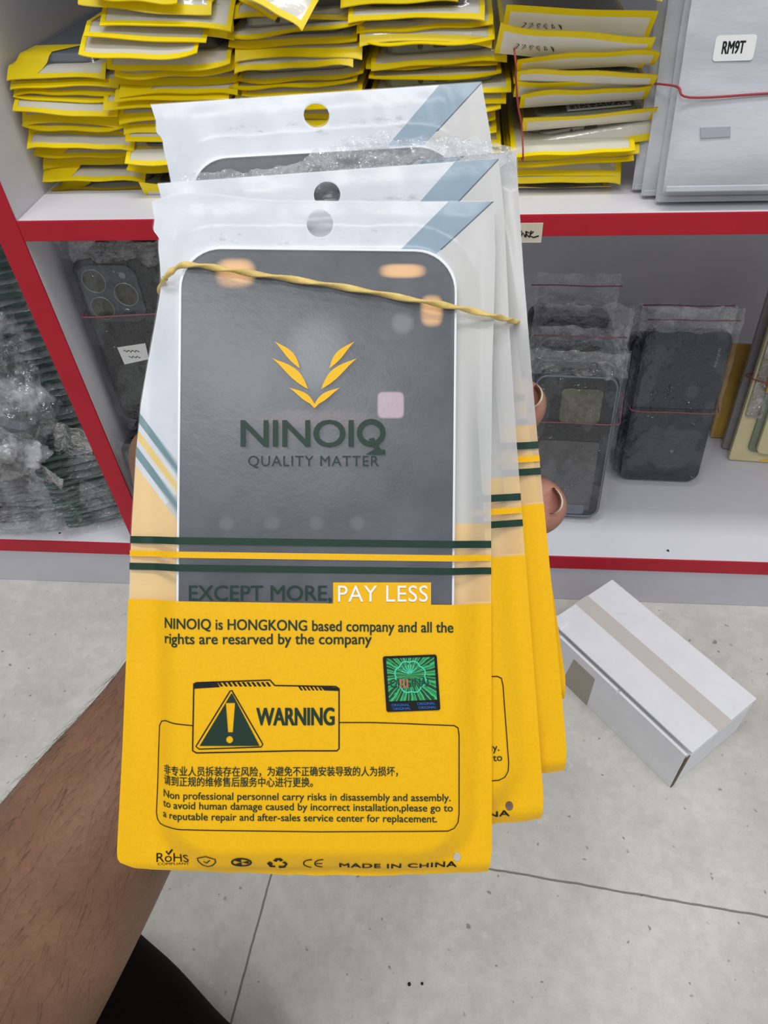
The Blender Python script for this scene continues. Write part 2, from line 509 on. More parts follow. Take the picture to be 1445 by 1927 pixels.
def pouch(PL, PR, style, body_z, t, label, group, seed, yaw=0.0, L=0.175, sticker=False, flap=None):
    """a flat printed pouch with a phone housing inside. PL, PR: ends of its front flap tip; body_z: height its body lies at"""
    r = random.Random(seed)
    mid = (PL + PR) / 2; X = (PR - PL); wd = X.length; X.normalize()
    Y = Vector((0, 0, 1)).cross(X).normalized()
    if yaw:
        q = Matrix.Rotation(yaw, 3, 'Z'); X = q @ X; Y = q @ Y
    Z = X.cross(Y).normalized()
    M4 = Matrix((X, Y, Z)).transposed().to_4x4(); M4.translation = mid
    drop = body_z - mid.z                        # >0: flap droops, <0: flap curls up
    F = flap or {'w': 0.012, 'W': 0.022, 'y': 0.008, 'p': 0.007, 'g': 0.007, 'k': 0.008, 'c': 0.010, 'u': 0.013, 'U': 0.019}[style]
    sn = max(-0.97, min(0.93, drop / F)); cs = math.sqrt(1 - sn * sn)
    A = r.uniform(0.0001, 0.0008) * (1.2 if style in 'uUp' else 1); kx = r.uniform(0.35, 1.0) * 2 * math.pi / wd; ph = r.uniform(0, 6.28)
    if style in 'uU': A *= 1.3
    bd = 0.0037
    nx = 16
    srow = [0, bd * 0.9, F * 0.65, F, F + 0.002, F + 0.004, F + 0.022, F + 0.05, F + 0.10, L - bd - 0.01, L - bd, L]
    if srow[1] > srow[2]: srow[1] = srow[2] * 0.7

    def cen(s):
        """(y, z, tipweight) of the sheet"""
        if s < F:
            q = 1 - s / F
            # smooth bend: steepest at the tip
            return (F * cs - (F - s) * cs if True else 0, drop - drop * (q ** 1.15), q)
        return (F * cs + (s - F), drop, 0.0)

    def cols(s):
        base = [-wd / 2, -wd / 2 + bd * 0.8]
        inner = list(np.linspace(-wd / 2 + bd * 0.8, wd / 2 - bd * 0.8, nx - 1))[1:]
        xs = base + inner + [wd / 2]
        if style == 'c':
            xs[6] = -wd / 2 + 0.018 + 0.9 * min(s, 0.05)
            for k in range(2, 6): xs[k] = xs[1] + (xs[6] - xs[1]) * (k - 1) / 5
            for k in range(7, len(xs) - 2): xs[k] = xs[6] + (xs[-2] - xs[6]) * (k - 6) / (len(xs) - 2 - 6)
        return xs

    def grid(top):
        vs, fs, mi = [], [], []
        nc = len(cols(0))
        for s in srow:
            y, z, q = cen(s)
            for x in cols(s):
                wv = A * math.sin(kx * x + ph) * q ** 0.7 + 0.00045 * math.sin(2.3 * kx * x + 1.7 * ph) * q
                wv += 0.0030 * q * (abs(x) / (wd / 2)) ** 4 * (1 if r.random() < 2 else 0) * math.sin(ph)
                zz = z + wv * (1 if sn < 0.9 else 1)
                yy = y
                if top:
                    e = smooth01(s, F * 0.85, F + 0.004) * (1 - smooth01(s, L - bd - 0.008, L - bd))
                    ex = smooth01(wd / 2 - abs(x), bd * 0.7, bd + 0.006)
                    zz += 0.0004 + t * e * ex * 0.92
                vs.append((x, yy, zz))
        for i in range(len(srow) - 1):
            for j in range(nc - 1):
                fs.append((i * nc + j, i * nc + j + 1, (i + 1) * nc + j + 1, (i + 1) * nc + j))
                yel = i == 0 or i == len(srow) - 2 or j == 0 or j == nc - 2
                if style == 'c' and top and j < 6 and i < 6: yel = True
                if style == 'y' and i < 2: yel = True
                mi.append(1 if yel else 0)
        return vs, fs, mi

    vs, fs, mi = grid(False)
    o = mesh('phone_pouch', vs, fs, [M['paper'], M['yellow']], None, True, mi)
    o.matrix_world = M4
    tag(o, label, 'pouch', group)
    vs, fs, mi = grid(True)
    win = mesh('window_film', vs, fs, [M['window'], M['yellow']], o, True, mi)
    win['label'] = 'clear window film with yellow border'
    pm = PHM.get(style, 'silver_phone')
    if style in 'wy': pm = r.choice(['silver_phone', 'green_phone', 'grey_phone', 'dark_phone'])
    hw = wd / 2 - bd - 0.006; y0 = F * cs + 0.0036; y1 = F * cs + L - F - bd - 0.012
    phn = slab('phone_frame', rrect(0, (y0 + y1) / 2, hw, (y1 - y0) / 2, 0.008, 5), drop + 0.0005, drop + 0.0006 + t * 0.8, M[pm], o, min(0.0012, t * 0.25))
    phn['label'] = {'silver_phone': 'silver phone housing', 'green_phone': 'grey green phone housing', 'grey_phone': 'blue grey phone housing', 'dark_phone': 'dark phone housing'}[pm]
    if style in 'pg':
        P = Print()
        zc = 0.5 * t
        P.poly(circ(-hw * 0.35, 0, 0.0017 * min(1, t / 0.005)))
        P.poly(rrect(hw * 0.03, 0, 0.0042, 0.0013, 0.0012, 4))
        P.poly(circ(hw * 0.48, 0, 0.0005))
        P.build('port', lambda x, y: (x, y0 - 0.0002, drop + zc - y), M['port'], phn)
    if sticker:
        zt = drop + t * 1.0
        st = box('spec_sticker', (-0.012, y0 + 0.001, zt - 0.0005), (0.027, y0 + 0.016, zt), M['sticker'], phn)
        P = Print()
        for k in range(4):
            yy = y0 + 0.0035 + 0.0034 * k; xx = -0.010
            while xx < 0.024:
                ww = r.uniform(0.001, 0.004)
                P.poly([(xx, yy), (xx + ww, yy), (xx + ww, yy + 0.0018), (xx, yy + 0.0018)]); xx += ww + r.uniform(0.0004, 0.0014)
        P.build('spec_print', lambda x, y: (x, y, zt + 0.0001), M['ink_black'], st)
    if style in 'U':
        # pencil scrawl under the curled-up flap
        P = Print(); 
        for k in range(6):
            x0 = -wd / 2 + 0.012 + k * 0.0042
            pts = [(x0 + 0.0014 * math.sin(q * 2.1 + k), 0.0016 * math.cos(q * (1.3 + 0.2 * k))) for q in range(6)]
            P.stroke(pts, 0.0005, step=0.002)
        P.build('handwriting', lambda x, y: (x, F * cs * 0.62 - 0.0012, drop * 0.62 + y + A * math.sin(kx * x + ph) * 0.4), M['ink_grey'], o)
    return o


ORD = ['lowest', 'second', 'third', 'fourth', 'fifth', 'sixth', 'seventh', 'eighth', 'ninth', 'tenth', 'eleventh', 'twelfth', 'thirteenth',
       'fourteenth', 'fifteenth', 'sixteenth', 'seventeenth', 'eighteenth', 'nineteenth', 'twentieth', 'twenty-first', 'twenty-second', 'twenty-third']
STACKS = [
    ('leftmost stack', 0.048, [
        (95, 361, 296, 353, 'c'), (52, 340, 264, 342, 'c'), (45, 313, 252, 307, 'y'), (30, 299, 243, 297, 'c'), (33, 276, 246, 281, 'w'),
        (24, 263, 240, 266, 'y'), (24, 246, 228, 250, 'w'), (8, 229, 214, 234, 'y'), (-6, 214, 212, 222, 'w'), (-8, 194, 206, 197, 'k'),
        (-12, 180, 214, 178, 'c'), (-14, 168, 212, 160, 'y'), (-22, 149, 186, 145, 'c')]),
    ('second stack from left', 0.040, [
        (262, 347, 470, 343, 'y'), (240, 327, 452, 324, 'y'), (236, 312, 450, 306, 'w'), (240, 287, 450, 282, 'k'), (236, 269, 450, 262, 'w'),
        (232, 250, 450, 246, 'y'), (222, 226, 440, 222, 'y'), (192, 202, 430, 207, 'y'), (214, 190, 430, 187, 'y'), (222, 178, 446, 174, 'c'),
        (220, 164, 446, 160, 'y'), (218, 152, 442, 141, 'w'), (203, 138, 435, 131, 'w'), (150, 112, 373, 112, 'W'), (157, 70, 388, 83, 'w'),
        (198, 60, 440, 67, 'y'), (186, 44, 434, 55, 'W'), (148, 14, 398, 33, 'y'), (170, -4, 334, 14, 'W')]),
    ('middle stack', 0.042, [
        (444, 346, 678, 342, 'w'), (450, 329, 676, 325, 'y'), (440, 312, 672, 308, 'w'), (446, 295, 680, 291, 'y'), (444, 278, 674, 275, 'k'),
        (440, 261, 680, 257, 'w'), (452, 244, 684, 240, 'y'), (446, 226, 676, 222, 'p'), (440, 208, 682, 204, 'w'), (456, 190, 682, 181, 'g'),
        (432, 173, 672, 160, 'g'), (445, 160, 684, 147, 'p'), (440, 133, 664, 120, 'w'), (441, 107, 681, 106, 'y'), (430, 92, 672, 84, 'y'),
        (428, 77, 684, 52, 'p'), (438, 30, 686, 38, 'k')]),
    ('fourth stack from left', 0.042, [
        (694, 346, 930, 340, 'w'), (700, 331, 936, 325, 'y'), (690, 316, 938, 310, 'w'), (696, 300, 944, 294, 'k'), (690, 285, 942, 276, 'y'),
        (694, 268, 934, 254, 'y'), (700, 248, 932, 234, 'c'), (690, 228, 942, 212, 'w'), (702, 206, 952, 196, 'g'), (696, 190, 962, 170, 'g'),
        (694, 156, 943, 146, 'p'), (688, 132, 936, 124, 'y'), (698, 130, 954, 113, 'g'), (692, 90, 930, 84, 'w'), (676, 76, 926, 79, 'p'),
        (671, 64, 928, 49, 'k'), (654, 37, 912, 31, 'k'), (640, 10, 862, 2, 'y')]),
    ('stack beside foam sleeves', 0.038, [
        (948, 355, 1150, 351, 'w'), (952, 343, 1168, 342, 'w'), (946, 330, 1166, 330, 'w'), (950, 316, 1192, 306, 'w'), (955, 308, 1202, 294, 'y'),
        (962, 299, 1196, 284, 'W'), (987, 302, 1240, 260, 'p'), (984, 227, 1238, 204, 'u'), (980, 178, 1226, 160, 'u'), (970, 156, 1228, 154, 'u'),
        (972, 130, 1240, 136, 'u'), (974, 106, 1244, 92, 'u'), (941, 48, 1232, 78, 'U'), (953, 8, 1238, 26, 'U'), (950, -20, 1248, -6, 'w')]),
]
POUCHES = {}
for si, (sname, yf, rows) in enumerate(STACKS):
    tips = []
    for k, (xl, yl, xr, yr, st) in enumerate(rows):
        rj = random.Random(100 * si + k)
        yy = yf + rj.uniform(-0.004, 0.004)
        yy -= {'u': 0.006, 'U': 0.008, 'w': 0.005, 'W': 0.008}.get(st, 0)
        a, b = on(1, yy, xl, yl), on(1, yy, xr, yr)
        if si == 0 and a.x < -0.2965: dx = -0.2965 - a.x; a.x += dx; b.x += dx * 0.3
        tips.append((a, b, st))
    off = {'u': -0.010, 'U': -0.016, 'W': 0.013, 'w': 0.008, 'y': 0.004, 'p': 0.003, 'g': 0.003, 'k': 0.0035, 'c': 0.005}
    want = [max(Z_MID + 0.0004, (a.z + b.z) / 2 + off[st]) for a, b, st in tips]
    bz = list(want)
    for _ in range(60):                          # keep at least 2.2 mm between bodies, never below the shelf
        for k in range(1, len(bz)):
            gap = bz[k] - bz[k - 1]
            if gap < 0.0032:
                m_ = (0.0032 - gap) / 2; bz[k] += m_; bz[k - 1] -= m_
        for k in range(len(bz)): bz[k] = max(bz[k], Z_MID + 0.0004 + 0.0026 * k)
        bz = [b_ + 0.08 * (w_ - b_) for b_, w_ in zip(bz, want)]
    for k in range(1, len(bz)): bz[k] = max(bz[k], bz[k - 1] + 0.0026)
    bz[0] = Z_MID + 0.0004
    for k, (a, b, st) in enumerate(tips):
        nxt = bz[k + 1] if k + 1 < len(bz) else bz[k] + 0.0075
        t = min(0.0085, nxt - bz[k] - 0.0005)
        d0 = bz[k] - (a.z + b.z) / 2
        Fm = {'w': 0.012, 'W': 0.022, 'y': 0.008, 'p': 0.007, 'g': 0.007, 'k': 0.008, 'c': 0.010, 'u': 0.013, 'U': 0.019}[st]
        fl_ = max(Fm, abs(d0) * 1.12)
        lab = f"yellow-edged pouch, {LOOK[st]}, " + ('lowest' if k == 0 else 'topmost' if k == len(tips) - 1 else ORD[k] + ' from bottom') + f" of {sname}"
        POUCHES[si, k] = pouch(a, b, st, bz[k], t, lab, 'yellow pouches in the ' + sname, 1000 * si + 17 * k,
                               sticker=(si == 4 and k in (7, 11, 12)) or (si == 2 and k == 16), flap=fl_)

# the two skewed pouches thrown across the top of the middle stacks
a, b = on(1, 0.012, 462, -8), on(1, -0.004, 568, 53)
zt = on(1, 0.02, 520, 0).z
ztop = max(POUCHES[2, 16].location.z, POUCHES[1, 17].location.z) + 0.012
e1 = on(1, 0.010, 430, -24); e2 = on(1, 0.000, 570, 52)


def skewed(p_left, p_right, seed, label, dz):
    X = (p_right - p_left); wd = X.length
    # its front edge runs from p_left down to p_right; the body lies back over the stacks
    o = pouch(p_left, p_right, 'W', (p_left.z + p_right.z) / 2 + dz, 0.006, label, 'skewed pouches on top of the middle stacks', seed, flap=0.022)
    return o


skewed(e1, e2, 5, 'yellow-edged pouch with white corner lying skewed on top of the middle stack', 0.012)
skewed(on(1, 0.022, 395, -30), on(1, 0.018, 518, 38), 6, 'yellow-edged pouch tucked under the skewed white-cornered pouch', 0.006)

# thin rubber band round the stack by the foam sleeves and the one by the divider
P0 = [on(1, 0.027, 972, 102), on(1, 0.027, 974, 150), on(1, 0.027, 978, 200), on(1, 0.027, 985, 240)]
P1 = [on(1, 0.0295, 985, 300)]
L_ = [Vector((p.x - 0.001, p.y, p.z)) for p in P0 + P1]
Rr = on(1, 0.03, 1236, 150).x
loop = L_ + [Vector((L_[-1].x, 0.19, L_[-1].z)), Vector((L_[0].x, 0.19, L_[0].z))]
rb = tube('rubber_band', catmull(loop, 6, True), 0.0006, M['red_rubber'], None, n=6, closed=True)
tag(rb, 'thin red rubber band along the left side of the pouch stack beside the foam sleeves', 'rubber band')


# ------------------------------------------------------------------ white foam sleeves standing at the right of the middle shelf
def slanted(base, lean, yawz=0.0, roll=0.0):
    """matrix whose X is the width, Y the height direction (leaning back by lean), Z the outward normal"""
    q = Matrix.Rotation(yawz, 4, 'Z') @ Matrix.Rotation(math.radians(90) - lean, 4, 'X') @ Matrix.Rotation(roll, 4, 'Z')
    q.translation = base
    return q


def sleeve(base, wd, ht, th, lean, yawz, label, roll=0.0):
    r = empty('foam_sleeve', slanted(base, lean, yawz, roll), label, 'foam sleeve', 'white foam sleeves standing on the middle shelf')
    n, m_ = 14, 26
    def g(front):
        vs = []
        for j in range(m_ + 1):
            for i in range(n + 1):
                x = wd * i / n; y = ht * j / m_
                e = smooth01(min(x, wd - x, y, ht - y), 0, 0.010)
                z = (th * 0.5 * e) * (1 if front else -1)
                z += 0.0006 * noise.noise(Vector((x * 40, y * 40, base.x * 9))) * e
                vs.append((x + 0.0008 * noise.noise(Vector((y * 30, base.y * 50, 1))), y, z + th * 0.5))
        return vs
    vs = g(True) + g(False); k = (n + 1) * (m_ + 1); fs = []
    for j in range(m_):
        for i in range(n):
            q = j * (n + 1) + i
            fs.append((q, q + 1, q + n + 2, q + n + 1)); fs.append((k + q, k + q + n + 1, k + q + n + 2, k + q + 1))
    mesh('foam_wrap', vs, fs, M['foam'], r, True)
    # folded hem along the bottom
    box('folded_hem', (0.001, -0.0001, th * 0.25), (wd - 0.001, 0.0035, th * 0.75), M['foam'], r, 0.0006, 1)
    return r


LEAN = math.radians(17)
SL = [  # (left px at the base, base y px, lift)
    (1243, 402, 'frontmost white foam sleeve at the shelf edge, shorter lower rim showing'),
    (1236, 386, 'white foam sleeve carrying the square printed sticker'),
    (1214, 383, 'white foam sleeve directly behind the stickered sleeve'),
    (1200, 372, 'white foam sleeve nearest the yellow pouch stack, rearmost'),
]
b0 = on(2, Z_MID + 0.0002, 1226, 400)
b0 = Vector((0.1262, 0.0045, Z_MID + 0.001))
s1 = sleeve(Vector((0.1262, 0.0165, Z_MID + 0.001)), 0.100, 0.30, 0.008, LEAN, 0.0, 'white foam sleeve at the shelf edge whose lower rim shows under the stickered sleeve')
s2 = sleeve(Vector((0.1270, 0.0065, Z_MID + 0.011)), 0.100, 0.30, 0.007, LEAN, 0.0, 'frontmost white foam sleeve carrying the square printed sticker')
s3 = sleeve(Vector((0.1190, 0.0265, Z_MID + 0.001)), 0.102, 0.30, 0.008, LEAN, 0.0, 'white foam sleeve third from the front of the sleeves')
s4 = sleeve(Vector((0.1150, 0.0365, Z_MID + 0.001)), 0.104, 0.30, 0.008, LEAN, 0.0, 'white foam sleeve rearmost of those beside the yellow pouches')
sticker_me = slab('model_sticker', rrect(0.0605, 0.148, 0.0128, 0.0088, 0.002, 4), 0.0072, 0.0075, M['sticker'], s2)


def ray_plane_local(o, px, py, zl):
    """pixel -> local xy on plane z=zl of object o"""
    bpy.context.view_layer.update()
    mi = o.matrix_world.inverted(); e = mi @ Vector(EYE); d = mi.to_3x3() @ Vector(ray(px, py))
    k = (zl - e.z) / d.z; p = e + d * k
    return p.x, p.y


bpy.data.objects.remove(sticker_me)
cxs = [ray_plane_local(s2, *q, 0.0074) for q in ((1347, 67), (1424, 64), (1418, 114), (1341, 115))]
mx = sum(c_[0] for c_ in cxs) / 4; my = sum(c_[1] for c_ in cxs) / 4
hx = (cxs[1][0] + cxs[2][0] - cxs[0][0] - cxs[3][0]) / 4; hy = (cxs[0][1] + cxs[1][1] - cxs[2][1] - cxs[3][1]) / 4
stk = slab('model_sticker', rrect(mx, my, hx, hy, 0.0018, 4), 0.0071, 0.0074, M['sticker'], s2)
stk['label'] = 'white printed sticker'
P = Print(); P.text('RM9T', -hx * 0.62, hx * 0.5, 0.0026, 0.0060, 0.02, 1.0)
P.build('sticker_print', lambda x, y: (mx + x, my - y, 0.00755), M['ink_black'], stk)
c4 = [ray_plane_local(s2, *q, 0.0072) for q in ((1318, 240), (1374, 238), (1374, 257), (1318, 260))]
slab('slot_mark', [c4[3], c4[2], c4[1], c4[0]], 0.0070, 0.0079, M['foam_mark'], s2)['label'] = 'grey oblong mark showing through the foam'  # thin grey slab for the oblong seen through the sleeve
# red rubber band round the foam sleeves
y_b = ray_plane_local(s2, 1275, 184, 0.008)[1]
bpy.context.view_layer.update()
mw = s2.matrix_world
yl = y_b + 0.004; 
lp = [(-0.0012, y_b + 0.006, 0.002), (0.006, y_b, 0.0082), (0.05, y_b + 0.001, 0.0080), (0.094, y_b + 0.002, 0.0082), (0.1035, y_b + 0.004, 0.002),
      (0.1035, y_b + 0.008, -0.034), (0.05, y_b + 0.008, -0.0365), (-0.014, y_b + 0.010, -0.034)]
rb2 = tube('rubber_band', catmull([mw @ Vector(p) for p in lp], 6, True), 0.0007, M['red_rubber'], None, n=6, closed=True)
tag(rb2, 'thin red rubber band stretched across the white foam sleeves', 'rubber band')


# ------------------------------------------------------------------ plastic wrap sheet helper
def crinkle(name, wd, y0, y1, z0, amp, mat, parent, seed, nx=34, ny=44, side=0.0, topzip=False, foldin=0.012, freq=70):
    vs, fs = [], []
    for j in range(ny + 1):
        for i in range(nx + 1):
            u, v = i / nx, j / ny
            x = -wd / 2 + wd * u; y = y0 + (y1 - y0) * v
            p = Vector((x * freq + seed * 7.1, y * freq + seed * 3.3, seed))
            a = noise.noise(p) + 0.6 * abs(noise.noise(p * 2.3)) + 0.35 * noise.noise(p * 5.1)
            e = min(u, 1 - u) * wd
            z = z0 + amp * a - side * (1 - smooth01(e, 0, foldin))
            x += amp * 0.8 * noise.noise(p + Vector((9, 2, 4))); y += amp * 1.6 * noise.noise(Vector((x * 60, seed, 5))) * (1 if j in (0, ny) else 0.3)
            vs.append((x, y, z))
    for j in range(ny):
        for i in range(nx):
            q = j * (nx + 1) + i; fs.append((q, q + 1, q + nx + 2, q + nx + 1))
    o = mesh(name, vs, fs, mat, parent, True)
    return o


def wrapped_phone(M4, label, group, wd, ht, th, mat, seed, kind='plain', wrap=True, over=0.02, front=True):
    """a phone back in a clear zip bag. local x: width (centred), y: up, z: outwards; origin at its lower edge, back face at z=0"""
    r = empty('wrapped_phone', M4, label, 'phone housing', group)
    body = slab('phone_back', rrect(0, ht / 2, wd / 2, ht / 2, 0.011, 6), 0, th, mat, r, 0.0018, smooth=False)
    if kind == 'triple':
        # square camera island with three lens openings
        cw = 0.046
        cx_, cy_ = -wd / 2 + 0.004 + cw / 2, ht - 0.004 - cw / 2
        isl = slab('camera_island', rrect(cx_, cy_, cw / 2, cw / 2, 0.010, 6), th - 0.0002, th + 0.0016, M['island'], r, 0.0006)
        for dx, dy in ((-0.0112, 0.0108), (-0.0112, -0.0112), (0.0112, 0)):
            lr = tube('lens_ring', [(cx_ + dx + 0.0092 * math.cos(a_ * math.pi / 12), cy_ + dy + 0.0092 * math.sin(a_ * math.pi / 12), th + 0.0018) for a_ in range(24)], 0.0007, M['ring'], isl, n=6, closed=True)
            slab('lens_glass', circ(cx_ + dx, cy_ + dy, 0.0088, n=24), th + 0.0012, th + 0.0019, M['lens'], isl)
        slab('flash', circ(cx_ + 0.0125, cy_ + 0.0152, 0.0026, n=16), th + 0.0014, th + 0.0018, M['ring'], isl)
        slab('sensor', circ(cx_ + 0.0125, cy_ - 0.0152, 0.0018, n=16), th + 0.0014, th + 0.0018, M['lens'], isl)
    elif kind == 'frame':
        rim = rrect(0, ht / 2, wd / 2 - 0.002, ht / 2 - 0.002, 0.010, 6)
        tube('metal_rim', [(x, y, th + 0.0003) for x, y in rim], 0.0012, M['rim'], r, n=6, closed=True)
        slab('inner_plate', rrect(0, ht * 0.31, wd / 2 - 0.010, ht * 0.25, 0.003, 3), th - 0.0005, th + 0.0006, M['plate'], r)
        slab('logic_bracket', rrect(wd * 0.08, ht * 0.80, wd * 0.24, ht * 0.11, 0.004, 3), th - 0.0005, th + 0.0009, M['bracket'], r)
        slab('camera_cutout', circ(-wd * 0.30, ht * 0.86, 0.0085, n=20), th - 0.0004, th + 0.0004, M['black'], r)
        slab('speaker_bracket', rrect(0, ht * 0.065, wd * 0.30, ht * 0.035, 0.002, 3), th - 0.0005, th + 0.0011, M['rim'], r)
    elif kind == 'navy':
        P = Print(); P.text('infinix', -0.0095, 0.0095, 0.0012, 0.0028, 0.0)
        # lettering runs down the right edge
        P.build('brand_lettering', lambda x, y: (wd / 2 - 0.0100 - y, ht - 0.026 - x, th + 0.0002), M['lettering'], r)
        slab('camera_dot', circ(0.008, ht * 0.22, 0.0018, n=12), th - 0.0002, th + 0.0003, M['rim'], r)
        tube('metal_rim', [(-wd / 2 + 0.012, ht - 0.0008, th - 0.0004), (0, ht - 0.0006, th - 0.0002), (wd / 2 - 0.012, ht - 0.0008, th - 0.0004)], 0.0005, M['rim'], r, n=6)
    if wrap:
        w_ = crinkle('plastic_bag', wd + 0.012, -0.008, ht + over, th + 0.0028 if front else th * 0.5, 0.0016, M['wrap'], r, seed, side=th * 0.8)
        w_['label'] = 'clear crinkled plastic bag'
        if over > 0.01:
            w_ = crinkle('bag_top', wd + 0.012, ht - 0.001, ht + over, th + 0.001, 0.0042, M['wrap_top'], r, seed + 77, ny=22, side=th * 0.5, freq=110)
            w_['label'] = 'crumpled top of the plastic bag'
    return r


M['island'] = simple('camera island grey', lin(66, 72, 80), 0.35, 0.5)
M['ring'] = simple('lens ring metal', lin(128, 132, 134), 0.3, 0.5, 0.6)
M['lens'] = simple('lens opening', lin(52, 50, 44), 0.3, 0.6)
M['rim'] = simple('metal rim', lin(120, 128, 138), 0.3, 0.5, 0.5)
M['plate'] = simple('grey inner plate', lin(104, 103, 103), 0.45, 0.4, 0.2, var=0.3, vscale=50)
M['bracket'] = simple('olive bracket', lin(120, 120, 100), 0.5, 0.3, var=0.45, vscale=160)
M['lettering'] = simple('silver lettering', lin(150, 156, 160), 0.4, 0.5)

# bundle of two camera-island phones standing one above the other against the divider
base_hi = Vector((-0.2495, 0.026, 0.2120))
upper = wrapped_phone(slanted(base_hi, math.radians(3), 0.0), 'black phone back with three camera openings and white sticker, standing by the divider', 'phone backs by the divider', 0.078, 0.146, 0.008, M['dark_phone'], 3, 'triple', over=0.014)
q_ = [ray_plane_local(upper, *p, 0.0105) for p in ((219, 656), (272, 648), (279, 678), (233, 688))]
st = mesh('sticker', [(x, y, 0.0088) for x, y in q_] + [(x, y, 0.0084) for x, y in q_], [(3, 2, 1, 0), (4, 5, 6, 7), (0, 1, 5, 4), (1, 2, 6, 5), (2, 3, 7, 6), (3, 0, 4, 7)], M['sticker'], upper)
st['label'] = 'white handwritten sticker'
P = Print()
mxs = sum(p[0] for p in q_) / 4; mys = sum(p[1] for p in q_) / 4
for k, dy in ((0, 0.0025), (1, -0.0030)):
    pts = [(-0.008 + 0.0012 * i + 0.003 * k, dy + 0.0010 * math.sin(i * 2.2 + k)) for i in range(12 - 3 * k)]
    P.stroke(pts, 0.0007, step=0.002)
P.build('handwriting', lambda x, y: (mxs + x, mys + y, 0.0090), M['ink_black'], st)
for k in range(1, 4):
    wrapped_phone(slanted(base_hi + Vector((0.001 * k, 0.0105 * k, 0)), math.radians(3), 0.0), ['', 'black phone back directly behind the triple camera phone', 'black phone back third in the row by the divider', 'black phone back rearmost in the row by the divider'][k],
                  'phone backs by the divider', 0.078, 0.146, 0.008, M['dark_phone'], 10 + k, 'plain', wrap=False)
base_lo = Vector((-0.2500, -0.004, Z_LOW + 0.0005))
lower = wrapped_phone(slanted(base_lo, math.radians(3), 0.0), 'black phone back with camera openings standing at shelf front beneath the stickered phone', 'phone backs by the divider', 0.078, 0.138, 0.008, M['dark_phone'], 21, 'triple', over=0.003)
for k in range(1, 6):
    wrapped_phone(slanted(base_lo + Vector((0.0005 * k, 0.0105 * k, 0)), math.radians(3), 0.0), f"black phone back {ORD[k]} from the front of the row beneath the stickered phone",
                  'phone backs by the divider', 0.078, 0.138, 0.008, M['dark_phone'], 30 + k, 'plain', wrap=False)
bpy.context.view_layer.update()
mw = upper.matrix_world
yb = ray_plane_local(upper, 160, 596, 0.011)[1]
lp = [(-0.0425, yb, 0.006), (-0.036, yb, 0.0118), (0, yb + 0.002, 0.0122), (0.036, yb + 0.004, 0.0118), (0.0425, yb + 0.004, 0.006), (0.043, yb + 0.003, -0.034), (0, yb + 0.002, -0.040), (-0.042, yb, -0.034)]
rb3 = tube('rubber_band', catmull([mw @ Vector(p) for p in lp], 6, True), 0.0007, M['pink_rubber'], None, n=6, closed=True)
tag(rb3, 'thin dull red rubber band around the triple camera phone backs', 'rubber band')

# middle bundle of metal phone frames
LEAN2 = math.radians(14)


def bundle(base, lean, yaw, n, step, wd, ht, th, mats, kinds, labels, group, seed, roll=0.0):
    out = []
    for k in range(n):
        q = slanted(base, lean, yaw, roll)
        off = Matrix.Translation((mats[k][1], mats[k][2], -step * k))
        out.append(wrapped_phone(q @ off, labels[k], group, wd, ht - ((0.006 + 0.004 * k) if kinds[0] == 'navy' and k else 0), th, M[mats[k][0]], seed + k, kinds[k], wrap=k < 3 or k == n - 1, over=0.03 if k else 0.022))
    return out


gA = 'metal phone frames in plastic'
A_ = bundle(Vector((0.111, 0.060, Z_LOW + 0.0015)), LEAN2, math.radians(-3), 6, 0.0125, 0.076, 0.150, 0.0085,
            [('dark_phone', 0, 0), ('dark_phone', -0.002, 0.010), ('dark_phone', 0.001, 0.026), ('dark_phone', -0.004, 0.034), ('dark_phone', -0.006, 0.040), ('dark_phone', -0.008, 0.044)],
            ['frame', 'frame', 'frame', 'plain', 'plain', 'plain'],
            ['metal phone frame in clear plastic, frontmost of the bundle beside the fingertips'] + [f"wrapped phone frame {ORD[k]} from the front in the bundle beside the fingertips" for k in range(1, 6)], gA, 40)
gB = 'navy phone backs in plastic'
B_ = bundle(Vector((0.2170, 0.116, Z_LOW + 0.0015)), math.radians(12), math.radians(-2), 5, 0.0110, 0.080, 0.162, 0.0085,
            [('navy_phone', 0, 0), ('navy_phone', -0.004, -0.001), ('black', -0.006, 0.001), ('black', -0.007, 0.002), ('black', -0.009, 0.003)],
            ['navy', 'plain', 'plain', 'plain', 'plain'],
            ['glossy navy phone back in clear plastic, frontmost of the right bundle'] + [f"wrapped dark phone back {ORD[k]} from the front of the navy bundle" for k in range(1, 5)], gB, 60)
for (bd_, px, py, zf, lab, rad) in ((A_[0], 1060, 795, 0.0125, 'thin faded red rubber band around the metal phone frame bundle', 0.0006), (B_[0], 1240, 775, 0.0125, 'thin red rubber band around the navy phone bundle', 0.0007)):
    bpy.context.view_layer.update(); mw = bd_.matrix_world; yb = ray_plane_local(bd_, px, py, zf)[1]
    lp = [(-0.043, yb + 0.004, 0.004), (-0.036, yb, zf), (0, yb, zf), (0.037, yb, zf), (0.044, yb + 0.002, 0.004), (0.046, yb + 0.012, -0.045), (0, yb + 0.012, -0.062), (-0.052, yb + 0.012, -0.045)]
    o = tube('rubber_band', catmull([mw @ Vector(p) for p in lp], 6, True), rad, M['pink_rubber'], None, n=6, closed=True)
    tag(o, lab, 'rubber band')
# zip closures of the bags above the navy phones
for b_, yz in ((B_[0], 0.172), (B_[1], 0.183), (A_[1], 0.171), (A_[4], 0.176)):
    ht_ = 0.162 if b_ in B_ else 0.150
    z_ = tube('zip_seal', [(-0.040, yz, 0.010), (-0.015, yz + 0.001, 0.0115), (0.012, yz, 0.0105), (0.041, yz + 0.001, 0.011)], 0.0006, M['pink_rubber'], b_, n=6)
    z_['label'] = 'reddish zip seal of the plastic bag'

